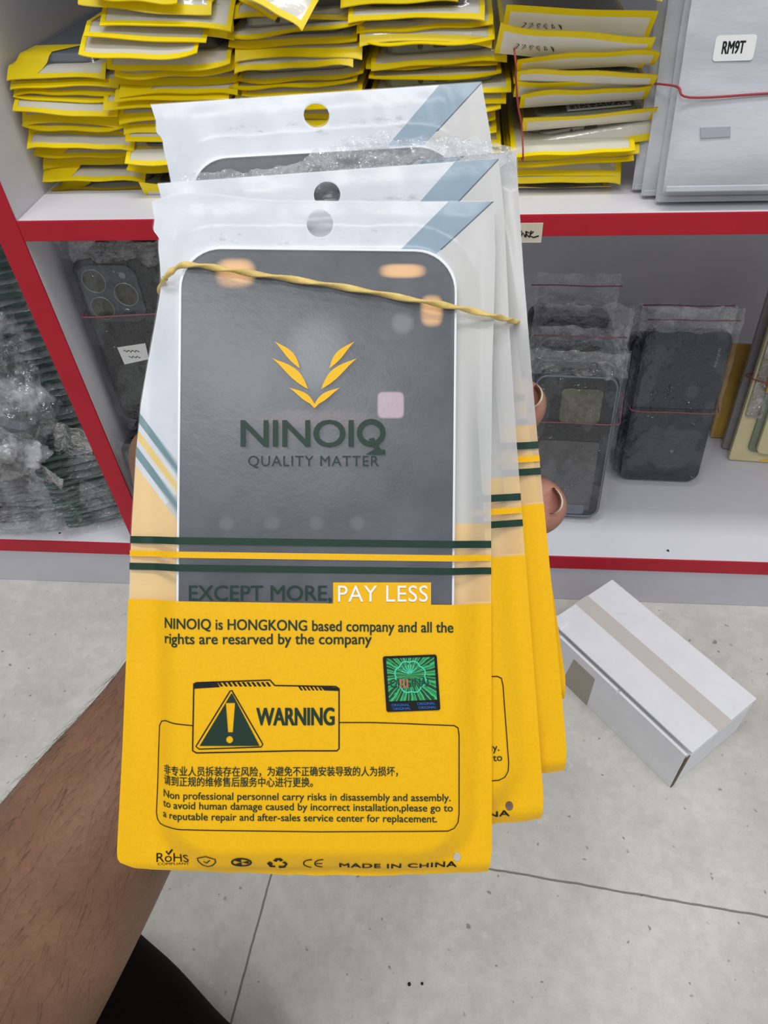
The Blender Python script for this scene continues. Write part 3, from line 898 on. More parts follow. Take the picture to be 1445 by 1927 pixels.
# packaged cards and cream phone backs at the right frame edge
gC = 'packages at the right end of the lower shelf'
pk = []
for k, (x0, y0_, wd, ht, th, m_, lean, lab) in enumerate([
        (0.2985, 0.150, 0.090, 0.190, 0.006, 'cream_card', 12, 'cream package with yellow border leaning at the right end of lower shelf'),
        (0.2960, 0.168, 0.090, 0.186, 0.006, 'grey_card', 12, 'tall grey package directly behind the cream bordered package'),
        (0.2880, 0.186, 0.090, 0.104, 0.005, 'tan_card', 20, 'tan card package leaning further back behind the cream bordered package'),
        (0.2830, 0.200, 0.090, 0.096, 0.005, 'tan_card', 22, 'rearmost tan card package by the navy phone bundle')]):
    e = empty('card_package', slanted(Vector((x0, y0_, Z_LOW + 0.0012)), math.radians(lean), math.radians(-4), math.radians(-1)), lab, 'package', gC)
    slab('card', rrect(wd / 2, ht / 2, wd / 2, ht / 2, 0.002, 3), 0, th, M[m_], e, 0.0008)
    if k == 0:
        b_ = slab('yellow_base', [(0.030, 0.002), (0.088, 0.002), (0.088, 0.010), (0.055, 0.009)], th, th + 0.0006, M['print_yellow'], e)
        slab('dark_backing', rrect(0.052, 0.085, 0.037, 0.072, 0.006, 4), th, th + 0.003, M['green_phone'], e, 0.0006)
        slab('phone_back', rrect(0.058, 0.088, 0.036, 0.074, 0.006, 4), th + 0.003, th + 0.0085, M['cream_card'], e, 0.0012)
        slab('clear_pouch_edge', rrect(0.010, 0.120, 0.008, 0.068, 0.003, 3), th, th + 0.004, M['wrap_hazy'], e)
        slab('yellow_tab', rrect(0.018, 0.095, 0.006, 0.012, 0.001, 3), th + 0.003, th + 0.0092, M['tan_card'], e)
        slab('dark_corner', [(0.010, 0.176), (0.088, 0.176), (0.088, 0.189), (0.004, 0.189)], th, th + 0.0008, M['ink'], e)
    pk.append(e)
bpy.context.view_layer.update()
mw = pk[0].matrix_world
o = tube('rubber_band', catmull([mw @ Vector(p) for p in [(0.008, 0.094, 0.016), (0.05, 0.093, 0.0162), (0.093, 0.093, 0.015), (0.094, 0.094, -0.004), (0.05, 0.094, -0.005), (-0.004, 0.094, -0.004)]], 6, True), 0.0006, M['red_rubber'], None, n=6, closed=True)
tag(o, 'thin brown-red rubber band around the cream package', 'rubber band')

# ------------------------------------------------------------------ left compartment: green housings and wrapped bundles
gG = 'green housings stacked left of the divider'
zz = Z_LOW + 0.001; k = 0
while zz < 0.368:
    r = random.Random(300 + k)
    M4 = Matrix.Translation((-0.3590 + r.uniform(-0.002, 0.002), 0.030 + r.uniform(-0.003, 0.003), zz)) @ Matrix.Rotation(math.radians(24 + r.uniform(-2, 2)), 4, 'Z')
    hid = 'hidden at the foot' if zz < 0.12 else ''
    e = empty('green_housing', M4, f"dark green wrapped housing, {ORD[k] if k < 23 else str(k + 1) + 'th'}{' from bottom' if k else ''} of the pile left of the divider", 'phone housing', gG)
    slab('housing', rrect(0, 0.075, 0.039, 0.074, 0.008, 4), 0, 0.0058, M['green_unit'], e, 0.0015)
    # plastic sleeve lip overhanging the front edge
    vs, fs = [], []
    for j in range(5):
        for i in range(13):
            x = -0.042 + 0.084 * i / 12; y = 0.006 - 0.0045 * j
            z = 0.0064 - 0.0012 * j + 0.0018 * noise.noise(Vector((x * 90, y * 200, k * 1.7)))
            vs.append((x, y, z))
    for j in range(4):
        for i in range(12): q = j * 13 + i; fs.append((q, q + 13, q + 14, q + 1))
    mesh('sleeve_lip', vs, fs, M['wrap_lip'], e, True)
    zz += 0.0082; k += 1

gP = 'dark wrapped housings in the left pile'
for k in range(9):
    r = random.Random(500 + k)
    M4 = Matrix.Translation((-0.4420 + 0.0005 * k + r.uniform(-0.002, 0.002), 0.022 + r.uniform(-0.004, 0.004), Z_LOW + 0.001 + 0.0088 * k)) @ Matrix.Rotation(math.radians(8 + r.uniform(-4, 4)), 4, 'Z')
    e = empty('dark_housing', M4, f"plum-dark wrapped housing, {ORD[k]}{' from bottom' if k else ''} of the low pile at the left frame edge", 'phone housing', gP)
    slab('housing', rrect(0, 0.075, 0.039, 0.074, 0.008, 4), 0, 0.0066, M['plum_phone'], e, 0.0015)
    vs, fs = [], []
    for j in range(5):
        for i in range(13):
            x = -0.042 + 0.084 * i / 12; y = 0.006 - 0.006 * j
            vs.append((x, y, 0.0072 - 0.0022 * j + 0.003 * noise.noise(Vector((x * 80, y * 160, k * 2.7)))))
    for j in range(4):
        for i in range(12): q = j * 13 + i; fs.append((q, q + 13, q + 14, q + 1))
    mesh('sleeve_lip', vs, fs, M['wrap_lip'], e, True)


def plastic_lump(name, center, rad, seed, label, core='plum_phone', amp=0.35):
    bm = bmesh.new(); bmesh.ops.create_icosphere(bm, subdivisions=5, radius=1.0)
    for v in bm.verts:
        n_ = v.co.normalized(); p = n_ * 2.2 + Vector((seed, 0, 0))
        d_ = 1 + amp * noise.noise(p) + amp * 0.5 * abs(noise.noise(p * 2.4)) + amp * 0.22 * noise.noise(p * 6)
        v.co = Vector((n_.x * rad[0], n_.y * rad[1], n_.z * rad[2])) * d_
    me = bpy.data.meshes.new(name); bm.to_mesh(me); bm.free()
    o = link(name, me, M['wrap_hazy'], None, True); o.location = center
    tag(o, label, 'plastic bag', 'crumpled plastic bags in the left compartment')
    for k in range(4):
        q = slab('wrapped_part', rrect(0, 0, rad[0] * 0.62, rad[1] * 0.5, 0.004, 3), -rad[2] * 0.5 + k * rad[2] * 0.26, -rad[2] * 0.5 + k * rad[2] * 0.26 + rad[2] * 0.15, M[core], o)
        q.rotation_euler = (0.2 * k - 0.3, 0.25 - 0.1 * k, 0.4 * k)
    return o


plastic_lump('plastic_bag', on(1, 0.020, 8, 735), (0.040, 0.034, 0.052), 2.0, 'crumpled clear plastic bag at the left frame edge', 'grey_phone')
plastic_lump('plastic_bag', on(1, 0.000, 5, 850) + Vector((0, 0, 0.004)), (0.036, 0.020, 0.030), 8.0, 'smaller crumpled plastic bag beneath the large one at left', 'plum_phone')
plastic_lump('plastic_bag', on(1, 0.05, -8, 610), (0.036, 0.040, 0.045), 5.0, 'dark filled plastic bag behind the crumpled clear bag', 'black')


def drape(name, pts_top, pts_bot, label, seed, amp=0.004, mat='wrap_hazy'):
    vs, fs = [], []; n, m_ = 24, 30
    for j in range(m_ + 1):
        for i in range(n + 1):
            u, v = i / n, j / m_
            a = Vector(pts_top[0]).lerp(Vector(pts_top[1]), u); b = Vector(pts_bot[0]).lerp(Vector(pts_bot[1]), u)
            p = a.lerp(b, v)
            q = Vector((u * 5 + seed, v * 3, seed))
            p = p + Vector((0.4, -1, 0.2)) * amp * (noise.noise(q) + 0.7 * abs(noise.noise(q * 2.5)) + 0.4 * noise.noise(q * 5))
            p.z = max(p.z, Z_LOW + 0.0008)
            vs.append(p)
    for j in range(m_):
        for i in range(n):
            q = j * (n + 1) + i; fs.append((q, q + 1, q + n + 2, q + n + 1))
    o = mesh(name, vs, fs, M[mat], None, True)
    return tag(o, label, 'plastic bag', 'crumpled plastic bags in the left compartment')


drape('plastic_bag', (on(1, 0.012, 95, 790), on(1, 0.010, 172, 815)), (on(2, Z_LOW + 0.001, 118, 945), on(2, Z_LOW + 0.001, 178, 930)), 'empty plastic bag hanging from the green pile by the divider', 4)
drape('plastic_bag', (on(1, 0.020, 40, 850), on(1, 0.012, 120, 900)), (on(2, Z_LOW + 0.001, -20, 960), on(2, Z_LOW + 0.001, 110, 960)), 'empty plastic bag lying flat at the front of the left compartment', 9, 0.006)
drape('plastic_bag', (on(1, 0.014, 150, 900), on(1, 0.012, 205, 925)), (on(2, Z_LOW + 0.001, 150, 975), on(2, Z_LOW + 0.001, 225, 975)), 'clear plastic bag end lying beside the foot of the divider', 13, 0.004, 'wrap')

# small crumb on the lower shelf
for px, py, r_, lab in ((1257, 1036, 0.0012, 'tiny dark crumb on the lower shelf near the red edge, right side'), (112, 1003, 0.0010, 'tiny dark crumb on the lower shelf in the left compartment'),
        (770, 1852, 0.0012, 'left of two tiny dark crumbs on the floor tile'), (794, 1851, 0.0010, 'right of two tiny dark crumbs on the floor tile')):
    p = on(2, (Z_LOW if py < 1500 else 0) + 0.0006, px, py)
    bm = bmesh.new(); bmesh.ops.create_icosphere(bm, subdivisions=2, radius=r_)
    for v in bm.verts: v.co *= 1 + 0.4 * noise.noise(v.co * 900); v.co.z *= 0.5
    me = bpy.data.meshes.new('crumb'); bm.to_mesh(me); bm.free()
    o = link('crumb', me, M['ink_black'], None, True); o.location = p
    tag(o, lab, 'crumb')

# ------------------------------------------------------------------ white carton on the floor
A0 = Vector((0.1896, -0.1909, 0)); ux = Vector((0.0659, 0.0539, 0)).normalized(); uy = Vector((-ux.y, ux.x, 0))
BW, BL, BH = 0.0845, 0.1560, 0.056
mb = Matrix((ux, uy, Vector((0, 0, 1)))).transposed().to_4x4(); mb.translation = A0
ct = empty('carton_box', mb, 'small white taped cardboard box lying on the floor before the cabinet', 'box')
box('carton_body', (0.0012, 0, 0.0002), (BW, BL, BH - 0.008), M['box_white'], ct, 0.0008, 2)
lid = box('lid_flap', (0.0048, -0.0004, BH - 0.0026), (BW + 0.0004, BL + 0.0004, BH), M['box_white'], ct, 0.0009, 2)
box('packing_tape', (0.036, -0.0008, BH - 0.0002), (0.052, BL + 0.0007, BH + 0.0002), M['tape_clear'], lid)['label'] = 'translucent beige packing tape strip'
side = slab('side_flap', [(0, 0.0), (BL * 0.985, 0.0), (BL * 0.985, BH - 0.004), (BL * 0.90, BH - 0.004), (BL * 0.89, BH - 0.0008), (BL * 0.46, BH - 0.0008), (BL * 0.455, BH - 0.004), (BL * 0.445, BH - 0.0008), (0.001, BH - 0.0008)],
            0, 0.0024, M['box_white'], ct, fn=lambda x, y, z: (-0.0012 + z, x, y + 0.0002))
side['label'] = 'tucked side flap with a gap under the lid'
tpz = mesh('tape_patch', [(-0.0016, BL * 0.60, 0.0003), (-0.0016, BL * 0.80, 0.0003), (-0.0016, BL * 0.76, BH * 0.80), (-0.0016, BL * 0.60, BH * 0.80),
                          (-0.0010, BL * 0.60, 0.0003), (-0.0010, BL * 0.80, 0.0003), (-0.0010, BL * 0.76, BH * 0.80), (-0.0010, BL * 0.60, BH * 0.80)],
           [(0, 3, 2, 1), (4, 5, 6, 7), (0, 1, 5, 4), (1, 2, 6, 5), (2, 3, 7, 6), (3, 0, 4, 7)], M['tape_brown'], ct)
tpz['label'] = 'brownish tape patch'
box('raw_board_edge', (-0.0012, -0.0007, 0.0004), (0.0030, 0.0002, BH - 0.0018), M['brown_board'], ct, 0.0003, 1)['label'] = 'brown torn cardboard edge'
bm = bmesh.new(); bm_box(bm, (0.0045, BL * 0.93, BH - 0.004), (0.0145, BL * 1.0, BH + 0.0012), 0.001, 2)
for v in bm.verts: v.co.z += 0.002 * noise.noise(v.co * 300)
me = bpy.data.meshes.new('torn_corner'); bm.to_mesh(me); bm.free()
link('torn_corner', me, M['box_white'], ct)

# ------------------------------------------------------------------ the held parts pouches
ZB = 0.205
S0 = ZB / FPX
BAGROT = CAMROT.to_4x4()

# printed front film, drawn in the design frame (uv in thousandths of the frame)
def film_material(name, torn_):
    t = NT(name)
    uv = t.n('ShaderNodeUVMap'); uv.uv_map = 'design'
    sp = t.n('ShaderNodeSeparateXYZ'); t.l(uv.outputs[0], sp.inputs[0])
    ux_ = t.math('MULTIPLY', sp.outputs[0], 1000.0); uy_ = t.math('MULTIPLY', sp.outputs[1], 1000.0)
    yt = t.math('SUBTRACT', uy_, t.math('MULTIPLY', t.math('SUBTRACT', ux_, 585.0), 0.0135))
    g1 = t.between(yt, 1013.0, 1026.5); y1 = t.between(yt, 1039.5, 1051.0); g2 = t.between(yt, 1063.0, 1076.0)
    gr = t.math('MAXIMUM', g1, g2)
    low = t.math('GREATER_THAN', yt, 1131.0)
    pay = t.math('MULTIPLY', t.between(ux_, 629.0, 809.0), t.between(uy_, 1093.0, 1140.0))
    yel = t.math('MAXIMUM', t.math('MAXIMUM', y1, low), pay)
    # fine mottle in the yellow print
    mott = t.soft(t.noise(900, 3, 0.7), 0.3, 0.7)
    colr = t.mix(mott, lin(244, 185, 0), lin(249, 192, 0))
    colr = t.mix(gr, colr, lin(24, 56, 42))
    solid = t.bsdf(colr, 0.42, 0.35, 0, t.noise(700, 3, 0.7), 0.12, 0.0005)
    hz = t.math('MULTIPLY_ADD', t.soft(t.noise(60, 4, 0.6), 0.3, 0.75), 0.035, 0.065)
    crease = t.math('SUBTRACT', 1.0, t.soft(uy_, 470.0, 545.0))
    if torn_: hz = t.math('MULTIPLY_ADD', crease, 0.22, hz)
    clear = film_shader(t, hz, t.math('MULTIPLY_ADD', crease, 0.28, 0.07) if torn_ else 0.09, 0.14 if torn_ else 0.28, hazecol=(0.86, 0.90, 0.96, 1), bump=t.math('MULTIPLY', t.noise(150, 4, 0.6), crease) if torn_ else t.noise(500, 3, 0.7), bstr=1.0 if torn_ else 0.06, bdist=0.006 if torn_ else 0.001)
    ms = t.n('ShaderNodeMixShader'); t.l(t.math('MAXIMUM', yel, gr), ms.inputs[0]); t.l(clear, ms.inputs[1]); t.l(solid, ms.inputs[2])
    return t.shader(ms.outputs[0])



M['film'] = film_material('printed front film', False)
M['film_torn'] = film_material('printed torn front film', True)

# printed back sheet
t = NT('printed back sheet')
uv = t.n('ShaderNodeUVMap'); uv.uv_map = 'design'
sp = t.n('ShaderNodeSeparateXYZ'); t.l(uv.outputs[0], sp.inputs[0])
ux_ = t.math('MULTIPLY', sp.outputs[0], 1000.0); uy_ = t.math('MULTIPLY', sp.outputs[1], 1000.0)
dg = t.math('ADD', ux_, uy_)                       # diagonal coordinate of the blue-grey stripe
dr = t.math('ADD', ux_, t.math('MULTIPLY', uy_, 1.08))
right = t.math('GREATER_THAN', dr, 1337.0)
blue = t.math('MULTIPLY', t.math('GREATER_THAN', dg, 1223.0), t.math('LESS_THAN', dr, 1337.0))
line = t.math('MULTIPLY', t.between(dr, 1335.0, 1339.0), t.math('LESS_THAN', uy_, 470.0))
upper_part = t.math('LESS_THAN', uy_, 620.0)
q = t.math('SUBTRACT', uy_, t.math('MULTIPLY', t.math('SUBTRACT', ux_, 262.0), 1.35))
leftp = t.math('LESS_THAN', ux_, 480.0)
sw = t.math('MAXIMUM', 1.5, t.math('MULTIPLY_ADD', ux_, 0.30, -84.0))     # frosted-film blur painted into the stripe edges, wider towards the middle
def band(a, b):
    u = t.math('ADD', t.math('DIVIDE', t.math('SUBTRACT', q, a), sw), 0.5); v = t.math('ADD', t.math('DIVIDE', t.math('SUBTRACT', b, q), sw), 0.5)
    for z in (u, v): z.node.use_clamp = True
    return t.math('MULTIPLY', u, v)
teal = t.math('MULTIPLY', leftp, t.math('MAXIMUM', band(776.0, 797.0), band(846.0, 868.0)))
yst = t.math('MULTIPLY', leftp, band(812.0, 832.0))
tan = t.math('MAXIMUM', t.math('MULTIPLY', leftp, t.math('GREATER_THAN', q, 884.0)), t.math('GREATER_THAN', uy_, 985.0))
base = t.mix(t.soft(t.noise(40, 4, 0.6), 0.3, 0.7), lin(212, 216, 222), lin(228, 231, 237))
c = t.mix(t.math('MULTIPLY', right, t.math('LESS_THAN', uy_, 985.0)), base, lin(206, 205, 201))
c = t.mix(t.math('MULTIPLY', blue, upper_part), c, lin(134, 160, 178))
c = t.mix(line, c, lin(50, 62, 72))
crs = t.math('MULTIPLY', t.soft(t.noise(170, 5, 0.7, stretch=(0.6, 1.6, 1)), 0.56, 0.66), t.math('MULTIPLY', t.soft(uy_, 420.0, 442.0), t.math('SUBTRACT', 1.0, t.soft(uy_, 448.0, 470.0))))
c = t.mix(t.math('MULTIPLY', crs, t.math('MULTIPLY', t.between(ux_, 370.0, 780.0), 0.45)), c, lin(130, 130, 132))   # grimy creases below the hanging hole
c = t.mix(tan, c, lin(246, 208, 138))
c = t.mix(yst, c, lin(240, 206, 110)); c = t.mix(teal, c, lin(92, 136, 142))
bs = t.bsdf(c, 0.5, 0.35, 0, t.noise(500, 3), 0.1, 0.0005)
trn = t.n('ShaderNodeBsdfTransparent'); mx_ = t.n('ShaderNodeMixShader')
# the sheet thins to a translucent margin along the right side
t.l(t.math('MULTIPLY', t.soft(ux_, 868.0, 900.0), t.math('MULTIPLY', t.math('MULTIPLY', t.soft(uy_, 620.0, 860.0), t.math('LESS_THAN', uy_, 1132.0)), 0.32)), mx_.inputs[0])
t.l(bs, mx_.inputs[1]); t.l(trn.outputs[0], mx_.inputs[2])
M['backsheet'] = t.shader(mx_.outputs[0])

# dark back cover seen through the film, with copper pads and cut-outs
def cover_material(name, pads):
  if True:
    t = NT(name)
    uv = t.n('ShaderNodeUVMap'); uv.uv_map = 'design'
    sp = t.n('ShaderNodeSeparateXYZ'); t.l(uv.outputs[0], sp.inputs[0])
    ux_ = t.math('MULTIPLY', sp.outputs[0], 1000.0); uy_ = t.math('MULTIPLY', sp.outputs[1], 1000.0)


    def blob(x, y, rx, ry, soft_=0.35, ex=2.2):
        a = t.math('DIVIDE', t.math('SUBTRACT', ux_, x), rx); b = t.math('DIVIDE', t.math('SUBTRACT', uy_, y), ry)
        a4 = t.math('POWER', t.math('ABSOLUTE', a), ex); b4 = t.math('POWER', t.math('ABSOLUTE', b), ex)
        return t.math('SUBTRACT', 1.0, t.soft(t.math('ADD', a4, b4), soft_, 1.3))


    c = t.mix(t.soft(t.noise(30, 4, 0.6), 0.3, 0.7), lin(40, 45, 54), lin(56, 61, 72))
    c = t.mix(t.math('MULTIPLY', blob(600, 668, 62, 75, 0.0), 0.5), c, lin(140, 146, 150))
    c = t.mix(t.math('MULTIPLY', t.math('SUBTRACT', blob(737, 614, 50, 42, 0.3, 6.0), blob(737, 614, 38, 31, 0.3, 6.0)), 0.5), c, lin(30, 31, 34))
    c = t.mix(t.math('MULTIPLY', blob(757, 612, 22, 22, 0.1), 0.5), c, lin(140, 146, 150))
    for x in (430, 515, 597, 672): c = t.mix(t.math('MULTIPLY', blob(x, 984, 16, 14, 0.0), 0.14), c, lin(170, 170, 176))
    c = t.mix(t.math('MULTIPLY', blob(735, 765, 25, 25, 0.35, 6.0), 0.85), c, lin(206, 178, 190))
    c = t.mix(t.math('MULTIPLY', blob(600, 790, 120, 20, 0.0), 0.25), c, lin(160, 130, 130))
    for x, y, rx, ry in () if not pads else ((447, 520, 38, 28), (757, 516, 44, 14), (811, 590, 22, 30)):
        c = t.mix(blob(x, y, rx, ry, 0.0, 3.0), c, lin(255, 198, 132))
    return t.shader(t.bsdf(c, 0.35, 0.4, 0, t.noise(600, 3), 0.08, 0.0005))


M['cover'] = cover_material('dark phone back cover', True)
M['cover_plain'] = cover_material('plain dark back cover', False)

# hologram
t = NT('green hologram foil')
uv = t.n('ShaderNodeUVMap'); uv.uv_map = 'design'
sp = t.n('ShaderNodeSeparateXYZ'); t.l(uv.outputs[0], sp.inputs[0])
dx = t.math('SUBTRACT', sp.outputs[0], 0.769); dy = t.math('SUBTRACT', sp.outputs[1], 1.262)
ang = t.math('ARCTAN2', dy, dx)
rays = t.math('SINE', t.math('ADD', t.math('MULTIPLY', ang, 17.0), t.math('MULTIPLY', t.noise(600, 3), 5.0)))
rays2 = t.math('SINE', t.math('ADD', t.math('MULTIPLY', ang, 43.0), t.math('MULTIPLY', t.noise(300, 3), 4.0)))
c = t.mix(t.soft(rays, -0.2, 0.9), lin(16, 92, 62), lin(40, 176, 108))
c = t.mix(t.math('MULTIPLY', t.soft(rays2, 0.5, 1.0), 0.7), c, lin(150, 232, 140))
M['holo'] = t.shader(t.bsdf(c, 0.25, 0.6, 0.35))
M['holo_cyan'] = simple('hologram cyan', lin(86, 230, 190), 0.25, 0.6, 0.2)
M['holo_dark'] = simple('hologram dark green', lin(16, 84, 60), 0.25, 0.6, 0.2)
M['holo_red'] = simple('hologram red', lin(206, 120, 90), 0.25, 0.6, 0.2)
M['holo_blue'] = simple('hologram blue', lin(60, 120, 210), 0.25, 0.6, 0.2)
M['holo_pink'] = simple('hologram pink', lin(226, 90, 200), 0.25, 0.6, 0.2)

# outline of the pouch in the design frame
LY = [360, 376, 410, 432, 440, 446, 452, 470, 500, 540, 600, 650, 700, 760, 850, 1000, 1130, 1400, 1560, 1600, 1615, 1625, 1660]
LXX = [287, 285, 291, 288, 292, 300, 298, 298, 301, 303, 293, 284, 275, 265, 256, 247, 243, 232, 223, 221, 222, 229, 246]
RY = [360, 378, 400, 480, 560, 700, 900, 1100, 1450, 1600, 1625, 1660]
RX = [930, 929, 930, 932, 930, 926, 924, 924, 925, 925, 922, 918]
TX = [285, 310, 330, 370, 421, 470, 512, 624, 780, 930]; TY = [380, 370, 364, 363, 366, 373, 376, 378, 379, 379]
BX = [220, 245, 350, 480, 600, 700, 780, 870, 930]; BY = [1622, 1633, 1642, 1648, 1652, 1652, 1650, 1647, 1645]


def cover_sdf(x, y, cy0=1032, hy=557):
    qx = abs(x - 595) - (257 - 75); qy = abs(y - cy0) - (hy - 75)
    return math.hypot(max(qx, 0), max(qy, 0)) + min(max(qx, qy), 0) - 75


class Bag:
    """maps design pixels to bag-local metres; k scales, rot turns about an anchor so a1 (design) lands on b1 (picture frame at this depth)"""
    def __init__(self, name, label, depth, rot, a1, b1, k=1.0, seed=0, kx=1.0, shear=0.0):
        self.kx = kx; self.shear = shear; self.drop = 0
        self.depth = depth; self.s = ZB / FPX * k
        self.rot = math.radians(rot); self.a1 = a1; self.b1 = b1; self.seed = seed
        self.root = empty(name, Matrix.Translation(cp(b1[0], b1[1], depth)) @ BAGROT @ Matrix.Rotation(self.rot, 4, 'Z'), label, 'parts pouch', 'pouches held in the hand')
        self.T = 0.0042

    def inv(self, fx, fy):
        u = (fx - self.b1[0]) * self.depth / FPX; v = -(fy - self.b1[1]) * self.depth / FPX
        c_, s_ = math.cos(-self.rot), math.sin(-self.rot)
        u, v = u * c_ - v * s_, u * s_ + v * c_
        y = self.a1[1] - v / self.s
        return self.a1[0] + (u / self.s - self.shear * (y - self.a1[1])) / self.kx, y

    def p(self, x, y, z):
        return (((x - self.a1[0]) * self.kx + self.shear * (y - self.a1[1])) * self.s, (self.a1[1] - y) * self.s, z)

    def film_z(self, x, y):
        d = cover_sdf(x, y, 1032 + self.drop / 2, 557 - self.drop / 2)
        z = self.T * (1 - smooth01(d, -4, 52))
        z += 0.0004 * (1 - smooth01(d, -60, 0)) * 0.4
        # loose side folds outside the cover
        side = smooth01(d, 8, 40)
        edge = min(1, max(0, min(x - 225, 925 - x, y - 380) / 30.0))
        z += side * edge * (0.0005 + 0.0007 * noise.noise(Vector((x * 0.018, y * 0.0035, self.seed + 1))) + 0.0003 * noise.noise(Vector((x * 0.05, y * 0.01, self.seed + 3))))
        z += 0.0004
        # bottom hem bends back
        z -= 0.0022 * smooth01(y, 1618, 1650) ** 1.5
        return z

    def sheet_z(self, x, y):
        return -0.0022 * smooth01(y, 1618, 1650) ** 1.5 - 0.0001

    def sheet(self, name, mat, zf, nx=80, ny=150, hole=True, ytop=None, torn=None):
        vs, uvs, fs = [], [], []
        hx_, hy_, hr = 602, 421, 25
        for j in range(ny + 1):
            for i in range(nx + 1):
                u, v = i / nx, j / ny
                xm = 285 + 645 * u
                y0 = (interp(xm, TX, TY) if self.seed == 0 else 376.0) if ytop is None else ytop(xm); y1 = interp(220 + 705 * u, BX, BY)
                y = y0 + (y1 - y0) * v
                x = interp(y, LY, LXX) * (1 - u) + interp(y, RY, RX) * u
                if hole:
                    d_ = math.hypot(x - hx_, y - hy_)
                    if 0.72 * hr < d_ < 1.3 * hr:
                        x = hx_ + (x - hx_) / d_ * hr; y = hy_ + (y - hy_) / d_ * hr
                vs.append(self.p(x, y, zf(x, y))); uvs.append((x / 1000, y / 1000))
        for j in range(ny):
            for i in range(nx):
                q = j * (nx + 1) + i; f_ = (q, q + nx + 1, q + nx + 2, q + 1)
                if hole and all(math.hypot(uvs[a][0] * 1000 - hx_, uvs[a][1] * 1000 - hy_) <= hr + 0.01 for a in f_): continue
                fs.append(f_)
        o = mesh(name, vs, fs, mat, self.root, True)
        lay = o.data.uv_layers.new(name='design')
        for l in o.data.loops: lay.data[l.index].uv = uvs[l.vertex_index]
        return o

    def cover(self, drop=0):
        pts = []
        for x, y in rrect(0, 0, 1, 1, 0.29, 1): pass
        out = rrect(595, 1032 + drop / 2, 257, 557 - drop / 2, 75, 10)
        # slight trapezoid as the cover sits a little turned in the pouch
        out = [(x + 0.010 * (1032 - y) * 0.9 + 1, y + 0.012 * (x - 595)) for x, y in out]
        n = len(out)
        z0, z1 = 0.0004, 0.0034
        cx_, cy_ = 600, 1032
        inn = [(cx_ + (x - cx_) * 0.985, cy_ + (y - cy_) * 0.993) for x, y in out]
        vs = [self.p(x, y, z0) for x, y in out] + [self.p(x, y, z1) for x, y in out] + [self.p(x, y, z1) for x, y in inn] + [self.p(x, y, z0) for x, y in inn]
        fs = []
        for i in range(n):
            j = (i + 1) % n
            fs += [(i, j, n + j, n + i), (n + i, n + j, 2 * n + j, 2 * n + i), (2 * n + i, 2 * n + j, 3 * n + j, 3 * n + i)]
        # panel grid triangulated as a fan fill
        body = mesh('phone_back_cover', [self.p(x, y, z1 - 0.0006) for x, y in inn] + [self.p(x, y, z0) for x, y in inn],
                    [tuple(reversed(range(n))), tuple(range(n, 2 * n))] + [(i, (i + 1) % n, n + (i + 1) % n, n + i) for i in range(n)], M['cover' if self.seed == 0 else 'cover_plain'], self.root)
        lay = body.data.uv_layers.new(name='design')
        uvs = [(x / 1000, y / 1000) for x, y in inn] * 2
        for l in body.data.loops: lay.data[l.index].uv = uvs[l.vertex_index]
        body['label'] = 'dark phone back cover with copper pads' if self.seed == 0 else 'dark phone back cover'
        rim = mesh('cover_rim', vs, fs, M['white_plastic'], body)
        rim['label'] = 'thin white rim'
        return body

    def on_film(self, x, y, up=0.0002):
        return self.p(x, y, self.film_z(x, y) + up)


def leaf(P, a, b, wd, bend):
    """pointed leaf from a to b"""
    dx, dy = b[0] - a[0], b[1] - a[1]; L = math.hypot(dx, dy); nx_, ny_ = -dy / L, dx / L
    n = 10; up_, lo_ = [], []
    for k in range(n + 1):
        q = k / n
        cxq = a[0] + dx * q + nx_ * bend * math.sin(math.pi * q); cyq = a[1] + dy * q + ny_ * bend * math.sin(math.pi * q)
        h = wd / 2 * (math.sin(math.pi * min(1, q ** 1.25))) 
        up_.append((cxq + nx_ * h, cyq + ny_ * h)); lo_.append((cxq - nx_ * h, cyq - ny_ * h))
    base = len(P.v); P.v += up_ + lo_
    for k in range(n): P.f.append((base + k, base + k + 1, base + n + 1 + k + 1, base + n + 1 + k))


def warning_prints(bag):
    fn = bag.on_film
    # rounded text frame
    P = Print()
    P.stroke([(371, 1356), (340, 1353), (318, 1350), (308, 1353), (303, 1362), (302, 1385), (297, 1525), (299, 1537), (305, 1545), (314, 1547), (600, 1551), (840, 1550), (852, 1546), (859, 1536), (861, 1520),
              (861, 1375), (859, 1361), (851, 1356), (760, 1352), (700, 1350), (640, 1350)], 1.9)
    P.build('text_frame_line', fn, M['ink_black'], bag.root)
    P = Print()
    sl = 0.011
    P.text('非专业人员拆装存在风险，', 314, 497, 1447, 13.5, 0.012, 1.0, sl * 0.3)
    P.text('为避免不正确安装导致的人为损坏，', 508, 748, 1447, 13.5, 0.012, 1.0, 0.0)
    P.text('请到正规的维修售后服务中心进行更换。', 314, 592, 1466, 13.5, 0.012, 1.0, 0.004)
    P.text('Non professional personnel carry risks in disassembly and assembly.', 313, 845, 1491, 13.4, 0.012, 1.0, 0.007)
    P.text('to avoid human damage caused by incorrect installation,please go to', 312, 849, 1509, 13.4, 0.012, 1.0, 0.009)
    P.text('a reputable repair and after-sales service center for replacement.', 312, 820, 1529, 13.4, 0.012, 1.0, 0.009)
    P.build('warning_text', fn, M['ink'], bag.root)
    P = Print(); P.text('MADE IN CHINA', 639, 859, 1629, 12, 0.03, 1.06, 0.003)
    P.build('origin_print', fn, M['ink_black'], bag.root)
    o = slab('punched_dot', circ(859, 1609, 7, 9, 16), 0.0001, 0.0003, M['hole_grey' if bag.seed == 0 else 'brown_board'], bag.root, fn=lambda x, y, z: bag.p(x, y, bag.film_z(x, y) + z))


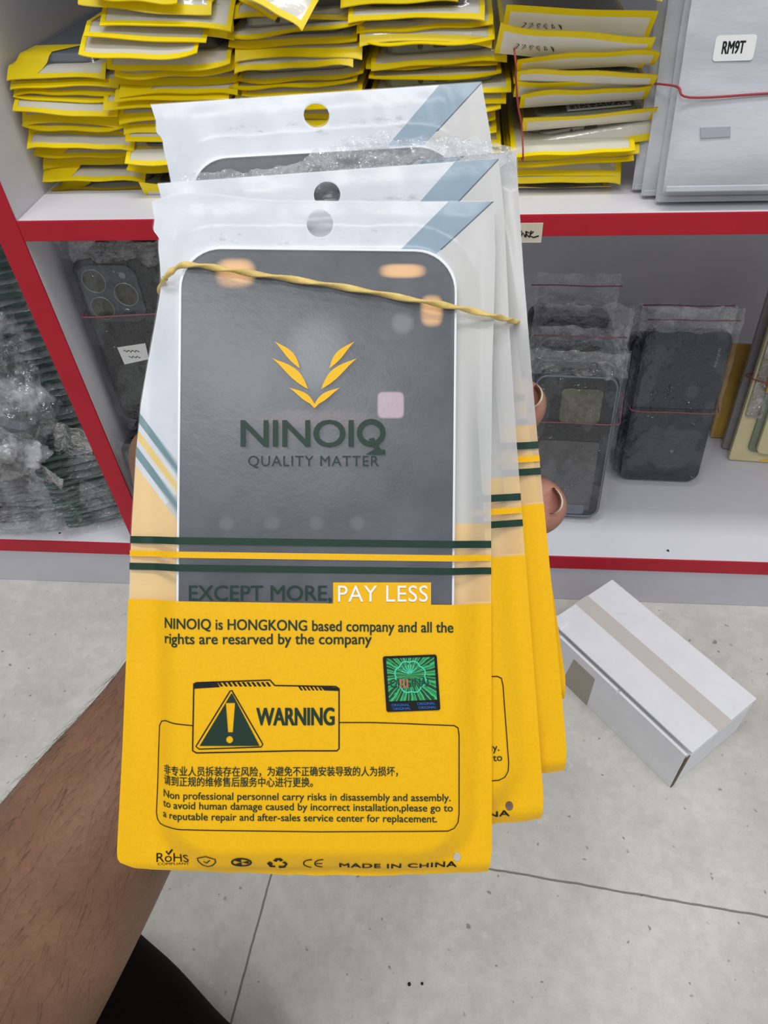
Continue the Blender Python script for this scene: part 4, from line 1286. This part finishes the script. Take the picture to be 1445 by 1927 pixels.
def full_prints(bag):
    fn = bag.on_film; root = bag.root
    # leaf emblem
    P = Print(); Q = Print()
    for (a, b, wd, bd_) in (((521, 650), (568, 700), 13, -4), ((517, 681), (583, 738), 17, -5), ((548, 735), (597, 769), 12, -3)):
        leaf(P, a, b, wd, bd_)
        leaf(P, (1190 - a[0], a[1]), (1190 - b[0], b[1]), wd, -bd_)
    P.poly([(586, 764), (604, 764), (595, 773)])
    P.build('leaf_emblem', fn, M['print_yellow'], root)['label'] = 'yellow leaf emblem'
    P = Print(); P.text('NINOI', 459, 667, 843, 49, 0.015, 0.95)
    c0 = (699, 818)
    P.stroke(circ(c0[0], c0[1], 21.5, 20.5, 36), 10, True, 5)
    P.poly([(694, 829), (704, 827), (718, 850), (707, 852)]); P.poly([(689, 858), (703, 849), (725, 849), (725, 858)])
    P.build('brand_name', fn, M['ink'], root)
    P = Print(); P.text('QUALITY MATTER', 473, 713, 879, 19, 0.004, 1.12)
    P.build('tagline', fn, M['ink'], root)
    P = Print(); P.text('EXCEPT MORE,', 364, 626, 1126, 28, 0.010, 1.0)
    P.build('slogan', fn, M['ink'], root)['label'] = 'dark green slogan lettering'
    P = Print(); P.text('PAY LESS', 638, 803, 1128, 30, 0.002, 1.05)
    P.build('slogan', lambda x, y: bag.on_film(x, y, 0.00025), M['ink_white'], root)['label'] = 'white slogan lettering on yellow'
    P = Print(); P.text('NINOIQ is HONGKONG based company and all the', 316, 850, 1178, 19.5, 0.014, 1.0, 0.013)
    P.text('rights are resarved by the company', 316, 700, 1206, 19.5, 0.014, 1.0, 0.000)
    P.build('company_text', fn, M['ink'], root)
    warning_prints(bag)
    # warning panel
    P = Print()
    P.stroke([(373, 1279), (378, 1277), (513, 1272), (522, 1282), (634, 1284), (640, 1288), (640, 1398), (636, 1402), (560, 1402), (378, 1406), (371, 1402), (371, 1390), (373, 1290)], 2.4, True)
    P.poly([(374, 1278), (416, 1276), (421, 1285), (374, 1288)])
    for k in range(11):
        x = 417 + 8.8 * k; P.poly([(x, 1276), (x + 4.4, 1275.6), (x + 10.2, 1283.5), (x + 5.8, 1283.8)])
    for k in range(6):
        x = 565 + 7.2 * k; P.poly([(x, 1284), (x + 3.6, 1284), (x + 8.6, 1291), (x + 5, 1291)])
    P.poly([(606, 1284), (639, 1286), (640, 1292), (613, 1291)])
    tri = [(443, 1291), (500, 1390), (497, 1395), (383, 1399), (377, 1394), (440, 1292)]
    P.stroke(tri, 2.2, True)
    P.build('warning_panel_outline', fn, M['ink_black'], root)
    # filled triangle split around the exclamation mark
    P = Print()
    rows = 96
    for k in range(rows):
        ya, yb_ = 1297 + 96 * k / rows, 1297 + 96 * (k + 1) / rows
        def ext(y): 
            q = (y - 1297) / 96; return 443 - 1 - 58 * q, 443 + 1 + 50 * q
        la, ra = ext(ya); lb, rb_ = ext(yb_); tilt = lambda x: -0.022 * (x - 443)
        def hole(y):
            if 1314 < y < 1368: return (440.5 - (8.6 - 4.2 * (y - 1314) / 54), 440.5 + (8.6 - 4.2 * (y - 1314) / 54))
            if 1375 < y < 1388: h = math.sqrt(max(0, 6.4 ** 2 - (y - 1381.5) ** 2)); return (439 - h, 439 + h)
            return None
        ha, hb = hole((ya + yb_) / 2), None
        if ha is None: P.poly([(la, ya), (ra, ya), (rb_, yb_), (lb, yb_)])
        else:
            P.poly([(la, ya), (ha[0], ya), (ha[0], yb_), (lb, yb_)]); P.poly([(ha[1], ya), (ra, ya), (rb_, yb_), (ha[1], yb_)])
    P.build('warning_triangle', fn, M['ink'], root)['label'] = 'dark triangle with exclamation mark'
    P = Print(); P.text('WARNING', 488, 632, 1355, 32, 0.025, 0.98, -0.004)
    P.build('warning_word', fn, M['ink'], root)
    # certification marks
    P = Print()
    P.text('RoHS', 297, 358, 1618, 17, 0.0, 1.0); P.text('COMPLIANT', 299, 358, 1624, 4.6, 0.0, 1.0)
    P.stroke([(315, 1598), (319, 1604), (327, 1594)], 3.4)
    P.stroke([(393, 1600), (376, 1606), (377, 1614), (383, 1622), (393, 1627), (403, 1622), (410, 1614), (410, 1606)], 2.2, True, 6)
    P.stroke([(387, 1613), (392, 1617), (400, 1609)], 2.4)
    P.stroke(circ(458, 1614, 17.5, 9.6, 36), 3.6, True, 4)
    for a0 in (30, 150, 270):
        pts = circ(458, 1614, 14, 8, 8, a0 - 58, a0 - 2 - 0) ; P.poly([(458, 1614)] + pts)
    for (pts) in ([(517, 1609), (523, 1603), (532, 1603), (536, 1608), (531, 1611), (527, 1607), (523, 1612)],
                  [(505, 1616), (511, 1611), (516, 1616), (514, 1622), (520, 1622), (520, 1626), (510, 1626)],
                  [(526, 1622), (536, 1622), (539, 1617), (533, 1613), (539, 1611), (544, 1617), (538, 1627), (527, 1628)]):
        P.poly(pts)
    P.stroke(circ(588, 1617, 15, 10, 16, 95, 275), 2.4, False, 4)
    P.stroke(circ(609, 1617, 15, 10, 16, 95, 275), 2.4, False, 4); P.stroke([(596, 1617), (608, 1617)], 2.2)
    P.build('certification_marks', fn, M['ink_black'], root)
    # hologram sticker
    tl = (719, 1229)
    def holo(x, y): # local sticker frame 0..100 -> design
        return (720 + x * 1.0 + y * 0.07, 1227 + y * 1.02 - x * 0.035 + 0.5)
    lift = lambda z: (lambda x, y: bag.p(*holo(x, y), bag.film_z(*holo(x, y)) + z))
    pts = rrect(49.5, 51, 49.5, 50, 4, 4)
    stc = slab('hologram_sticker', pts, 0.0002, 0.0004, M['ink_black'], root, fn=lambda x, y, z: bag.p(*holo(x, y), bag.film_z(*holo(x, y)) + z))
    stc['label'] = 'black bordered green hologram sticker'
    P = Print()
    for i in range(8):
        for j in range(8): P.poly([(6 + 11 * i, 5 + 9.6 * j), (17 + 11 * i, 5 + 9.6 * j), (17 + 11 * i, 14.6 + 9.6 * j), (6 + 11 * i, 14.6 + 9.6 * j)])
    o = P.build('hologram_foil', lift(0.0005), M['holo'], stc)
    lay = o.data.uv_layers.new(name='design')
    for l in o.data.loops:
        p_ = P.v[l.vertex_index]; q_ = holo(*p_); lay.data[l.index].uv = (q_[0] / 1000, q_[1] / 1000)
    P = Print()
    ros = [(48 + (26 + 3.2 * abs(math.sin(4 * a_))) * math.cos(a_), 39 + (26 + 3.2 * abs(math.sin(4 * a_))) * math.sin(a_)) for a_ in [2 * math.pi * k / 72 for k in range(72)]]
    P.stroke(ros, 2.2, True, 3)
    for k in range(7):
        a_ = math.radians(200 + 20 * k); P.stroke([(48, 34), (48 + 17 * math.cos(a_), 34 + 17 * math.sin(a_))], 1.5, False, 6)
    P.build('hologram_rosette', lift(0.0006), M['holo_cyan'], stc)
    P = Print(); P.text('ORIGINAL', 10, 86, 57, 15, 0.02, 1.0); P.build('hologram_word', lift(0.00065), M['holo_dark'], stc)
    P = Print()
    for k in range(3): P.poly([(28 + 6 * k, 42), (31 + 6 * k, 42), (31 + 6 * k, 59), (28 + 6 * k, 59)])
    P.build('hologram_streak', lift(0.0007), M['holo_red'], stc)
    P = Print()
    for (x, y) in ((10, 91), (57, 90), (12, 97.5), (59, 97)): P.text('ORIGINAL', x, x + 33, y, 4.6, 0.01)
    P.build('sticker_lettering', lift(0.0006), M['holo_blue'], stc)


# anchor points: top right corner of each pouch, design -> frame
TR = (929, 379)
bagA = Bag('parts_pouch', 'yellow and clear phone part pouch with warning panel, frontmost of the held stack', ZB, 0, (585, 1000), (585, 1000), 1.0, 0)
D2, D3, D4 = 0.2108, 0.2165, 0.2222
bagB = Bag('parts_pouch', 'second held phone part pouch, its grey diagonal stripe just above the frontmost pouch', D2, 4.2, TR, (938, 301), 1.012, 11, 1.015)
bagC = Bag('parts_pouch', 'third held phone part pouch with torn crumpled clear top', D3, 5.2, TR, (967, 282), 1.05, 23)
bagD = Bag('parts_pouch', 'rearmost held phone part pouch, topmost in the fan with round hanging hole', D4, 3.9, TR, (906, 157), 1.0, 37, 1.05, 0.075)
bagC.a1 = (929, 464); bagC.drop = 90; bagB.drop = 42; bagD.drop = 30
TORN = [(300, 330), (345, 329), (420, 326), (500, 322), (560, 306), (600, 284), (650, 266), (700, 250), (720, 243), (727, 252), (735, 265), (742, 268), (800, 261), (900, 265), (967, 282)]
_t = [bagC.inv(x, y) for x, y in TORN]
TORN_X = [p[0] for p in _t]; TORN_Y = [p[1] for p in _t]


def torn(x): return interp(x, TORN_X, TORN_Y) + 3 * noise.noise(Vector((x * 0.05, 3, 1)))


def back_top_C(x): return interp(x, [285, 640, 690, 740, 930], [600, 560, 500, 466, 466])


for bag in (bagA, bagB, bagC, bagD):
    isC = bag is bagC
    nx, ny = (100, 200) if bag is bagA else (80, 150)
    b_ = bag.sheet('back_sheet', M['backsheet'], bag.sheet_z, nx, ny, hole=not isC, ytop=back_top_C if isC else None)
    b_['label'] = 'white printed back sheet'
    if isC:
        def fz(x, y, bag=bag):
            q = 1 - smooth01(y, 490, 540)
            return bag.film_z(x, y) + 0.0024 * q * (noise.noise(Vector((x * 0.03, y * 0.05, 2))) + 0.7 * abs(noise.noise(Vector((x * 0.07, y * 0.09, 5)))) + 0.4 * noise.noise(Vector((x * 0.16, y * 0.16, 8))))
        f_ = bag.sheet('front_film', M['film_torn'], fz, 110, 170, hole=False, ytop=torn)
        f_['label'] = 'torn crumpled clear front film'
    else:
        f_ = bag.sheet('front_film', M['film'], bag.film_z, nx, ny)
        f_['label'] = 'frosted clear and yellow printed front film'
    bag.cover(bag.drop)
full_prints(bagA)
warning_prints(bagB)

# ------------------------------------------------------------------ rubber band round the held pouches


def fr(x, y, extra=0.0012):
    """point just in front of the front pouch film at frame position x,y"""
    z = bagA.film_z(min(max(x, 300), 928), y)
    return cp(x, y, ZB - z - extra)


front = [fr(312, 522, 0.0010), fr(328, 507), fr(352, 498), fr(400, 503), fr(450, 511), fr(520, 521), fr(600, 533), fr(680, 546), fr(760, 561), fr(830, 573), fr(880, 583), fr(930, 595, 0.001)]
side_r = [cp(955, 601, 0.2085), cp(969, 605, 0.2135), cp(976, 609, 0.221)]
back_ = [cp(960, 605, 0.2275), cp(800, 590, 0.2285), cp(600, 565, 0.2290), cp(420, 545, 0.2285), cp(330, 540, 0.2265)]
side_l = [cp(304, 548, 0.219), cp(301, 549, 0.2115), cp(304, 538, 0.2065)]
pts = catmull(front + side_r + back_ + side_l, 8, True)
rb = tube('rubber_band', pts, 0.00098, M['rubber'], None, n=10, closed=True, flat=0.55, twist=0.33)
tag(rb, 'tan twisted rubber band stretched around the held phone part pouches', 'rubber band')

# ------------------------------------------------------------------ the person's hand and forearm
J = []; ED = []


def joint(x, y, depth, rad, parent):
    J.append((cp(x, y, depth), rad)); i = len(J) - 1
    if parent is not None: ED.append((parent, i))
    return i


palm = joint(520, 1080, 0.288, 0.021, None)
heel = joint(420, 1215, 0.288, 0.022, palm)
wr = joint(335, 1325, 0.287, (0.0300, 0.022), heel)
f1 = joint(215, 1500, 0.284, (0.0355, 0.028), wr)
f2 = joint(95, 1690, 0.282, (0.0415, 0.034), f1)
f3 = joint(-60, 1935, 0.282, (0.0475, 0.040), f2)
f4 = joint(-260, 2240, 0.282, (0.0500, 0.044), f3)
kn = [joint(600, 860, 0.280, 0.0125, palm), joint(660, 960, 0.279, 0.0125, palm), joint(650, 1090, 0.280, 0.0120, palm), joint(600, 1210, 0.282, 0.0110, palm)]
fingers = [((800, 775, 0.276, 0.0098), (930, 756, 0.262, 0.0112), (978, 762, 0.2480, 0.0108), (984, 768, 0.2395, 0.0098)),
           ((840, 930, 0.276, 0.0100), (970, 935, 0.263, 0.0114), (1014, 952, 0.2480, 0.0110), (1020, 960, 0.2395, 0.0102)),
           ((820, 1110, 0.276, 0.0096), (940, 1120, 0.264, 0.0090), (990, 1132, 0.2485, 0.0084), (998, 1138, 0.2410, 0.0075)),
           ((760, 1270, 0.277, 0.0084), (850, 1285, 0.266, 0.0080), (900, 1293, 0.2520, 0.0074), (910, 1296, 0.2450, 0.0066))]
tips = []
for k, chain in zip(kn, fingers):
    p_ = k
    for x, y, d_, r_ in chain: p_ = joint(x, y, d_, r_, p_)
    tips.append(p_)
th1 = joint(390, 1080, 0.282, 0.0165, heel)
th2 = joint(330, 960, 0.270, 0.0135, th1)
th3 = joint(303, 870, 0.258, 0.0125, th2)
th4 = joint(296, 808, 0.250, 0.0112, th3)
me = bpy.data.meshes.new('person')
me.from_pydata([tuple(p) for p, r_ in J], ED, [])
o = bpy.data.objects.new('person', me); COL.objects.link(o)
sk = o.modifiers.new('skin', 'SKIN'); sk.use_smooth_shade = True; sk.branch_smoothing = 0.6
for i, (p, r_) in enumerate(J):
    d_ = me.skin_vertices[0].data[i]
    rr = r_ if isinstance(r_, tuple) else (r_, r_)
    d_.radius = (rr[0], rr[0])
me.skin_vertices[0].data[palm].use_root = True
sb = o.modifiers.new('sub', 'SUBSURF'); sb.levels = 3; sb.render_levels = 3
bpy.context.view_layer.update()
ev = bpy.data.meshes.new_from_object(o.evaluated_get(bpy.context.evaluated_depsgraph_get()))
o.modifiers.clear(); o.data = ev
ev.materials.clear(); ev.materials.append(M['skin'])
# flatten palm/forearm along the view depth so the wrist is wider than thick, and mark finger pads
fw = Vector(R @ np.array([0, 0, 1.0]))
at_ = ev.attributes.new('pad', 'FLOAT', 'POINT')
for v in ev.vertices:
    w_ = 0.0
    for tpi in tips[:3]:
        dd = (v.co - (J[tpi][0] - fw * 0.004)).length
        w_ = max(w_, 1 - smooth01(dd, 0.004, 0.016))
    at_.data[v.index].value = w_
for p in ev.polygons: p.use_smooth = True
o.name = 'person'
tag(o, "person's brown bare left forearm and hand holding the fan of pouches from behind", 'person')
PERSON = o
# nails on the outer (right) side of the visible fingertips, laid on the finger surface
from mathutils.bvhtree import BVHTree
bvh = BVHTree.FromPolygons([v.co.copy() for v in ev.vertices], [tuple(p.vertices) for p in ev.polygons])
for tpi, lo_a, hi_a in ((tips[0], -22, 62), (tips[1], -22, 64)):
    c0 = J[tpi][0]
    X_, Y_ = Vector(RIGHT), Vector(UP)
    vs, fs = [], []
    na, nb = 14, 9
    for i in range(na + 1):
        a_ = math.radians(lo_a + (hi_a - lo_a) * i / na)
        dr = X_ * math.cos(a_) + Y_ * math.sin(a_)
        h = bvh.ray_cast(c0 + fw * 0.001 + dr * 0.03, -dr, 0.036)[0]
        r0 = (h - c0 - fw * 0.001).length if h is not None else 0.007
        q = (i / na - 0.5) * 2
        for j in range(nb + 1):
            dep = -0.0066 + 0.0026 * q * q + 0.0125 * j / nb        # along the finger, towards the wrist
            k_ = max(0.0, -dep) / 0.0100
            vs.append(c0 + fw * dep + dr * (r0 * math.sqrt(max(0.05, 1 - 0.75 * k_ * k_)) + 0.0005))
    rim = [vs[i * (nb + 1)] for i in range(na + 1)]
    k0 = len(vs)
    vs += [v - (v - c0).normalized() * 0.0004 for v in vs[:k0]]
    for i in range(na):
        for j in range(nb):
            q = i * (nb + 1) + j; f_ = (q, q + nb + 1, q + nb + 2, q + 1); fs.append(f_); fs.append(tuple(reversed([k0 + e_ for e_ in f_])))
        q = i * (nb + 1); fs.append((q, k0 + q, k0 + q + nb + 1, q + nb + 1))
    nl = mesh('fingernail', vs, fs, M['nail'], PERSON, True); nl['label'] = 'brownish fingernail'
    tube('nail_edge', rim, 0.00035, M['nail_edge'], nl, n=6, radf=lambda s_: 0.35 + 0.65 * math.sin(math.pi * s_))['label'] = 'pale free nail edge'
# fine dark arm hair
hv, hf = [], []
rh = random.Random(4)
cand = [v for v in ev.vertices if v.normal.dot(fw) < 0.25]
armv = []
a_w, a_e = J[wr][0], J[f3][0]; axd = (a_e - a_w)
for v in cand:
    q = (v.co - a_w).dot(axd) / axd.length_squared
    if -0.05 < q < 1.3: armv.append((v.co.copy(), v.normal.copy(), q))
for _ in range(900):
    co, nm, q = rh.choice(armv)
    up_side = nm.dot(Vector(UP))
    if up_side < -0.3: continue
    dirv = (axd.normalized() * 0.75 + Vector(UP) * -0.15 + Vector(RIGHT) * rh.uniform(-0.3, 0.3)).normalized()
    L = rh.uniform(0.005, 0.013)
    jit = Vector((rh.uniform(-1, 1), rh.uniform(-1, 1), rh.uniform(-1, 1))) * 0.003
    p0 = co + (jit - nm * jit.dot(nm))
    pts = [p0 + dirv * L * k + nm * (0.0003 + 0.0022 * math.sin(math.pi * 0.6 * k)) for k in (0, 0.33, 0.66, 1)]
    vs, fs = tube_geo(pts, 0.00005, 3, radf=lambda s_: 1 - 0.7 * s_)
    b = len(hv); hv += vs; hf += [tuple(b + i for i in f) for f in fs]
h = mesh('arm_hair', hv, hf, M['hair'], PERSON); h['kind'] = 'stuff'; h['label'] = 'fine dark arm hair'
# dark trouser leg below the arm
dl = 0.415
pts = [cp(-60, 1720, dl + 0.02), cp(0, 1790, dl), cp(60, 1860, dl), cp(140, 1940, dl), cp(260, 2060, dl), cp(400, 2200, dl), cp(600, 2400, dl)]
pts = [p + Vector(RIGHT) * 0.001 + Vector(UP) * -0.0085 for p in pts]
pts = catmull(pts, 5)
vs, fs = tube_geo(pts, 0.0615, 28, radf=lambda s_: min(1, 0.55 + 2.2 * s_) if s_ < 0.2 else 1.0)
for i, v in enumerate(vs):
    vs[i] = v + Vector((noise.noise(v * 30), noise.noise(v * 30 + Vector((5, 0, 0))), 0)) * 0.002
    vs[i].z = max(vs[i].z, 0.001)
mesh('trousers', vs, fs, M['trouser'], PERSON, True)['label'] = 'black trouser leg'
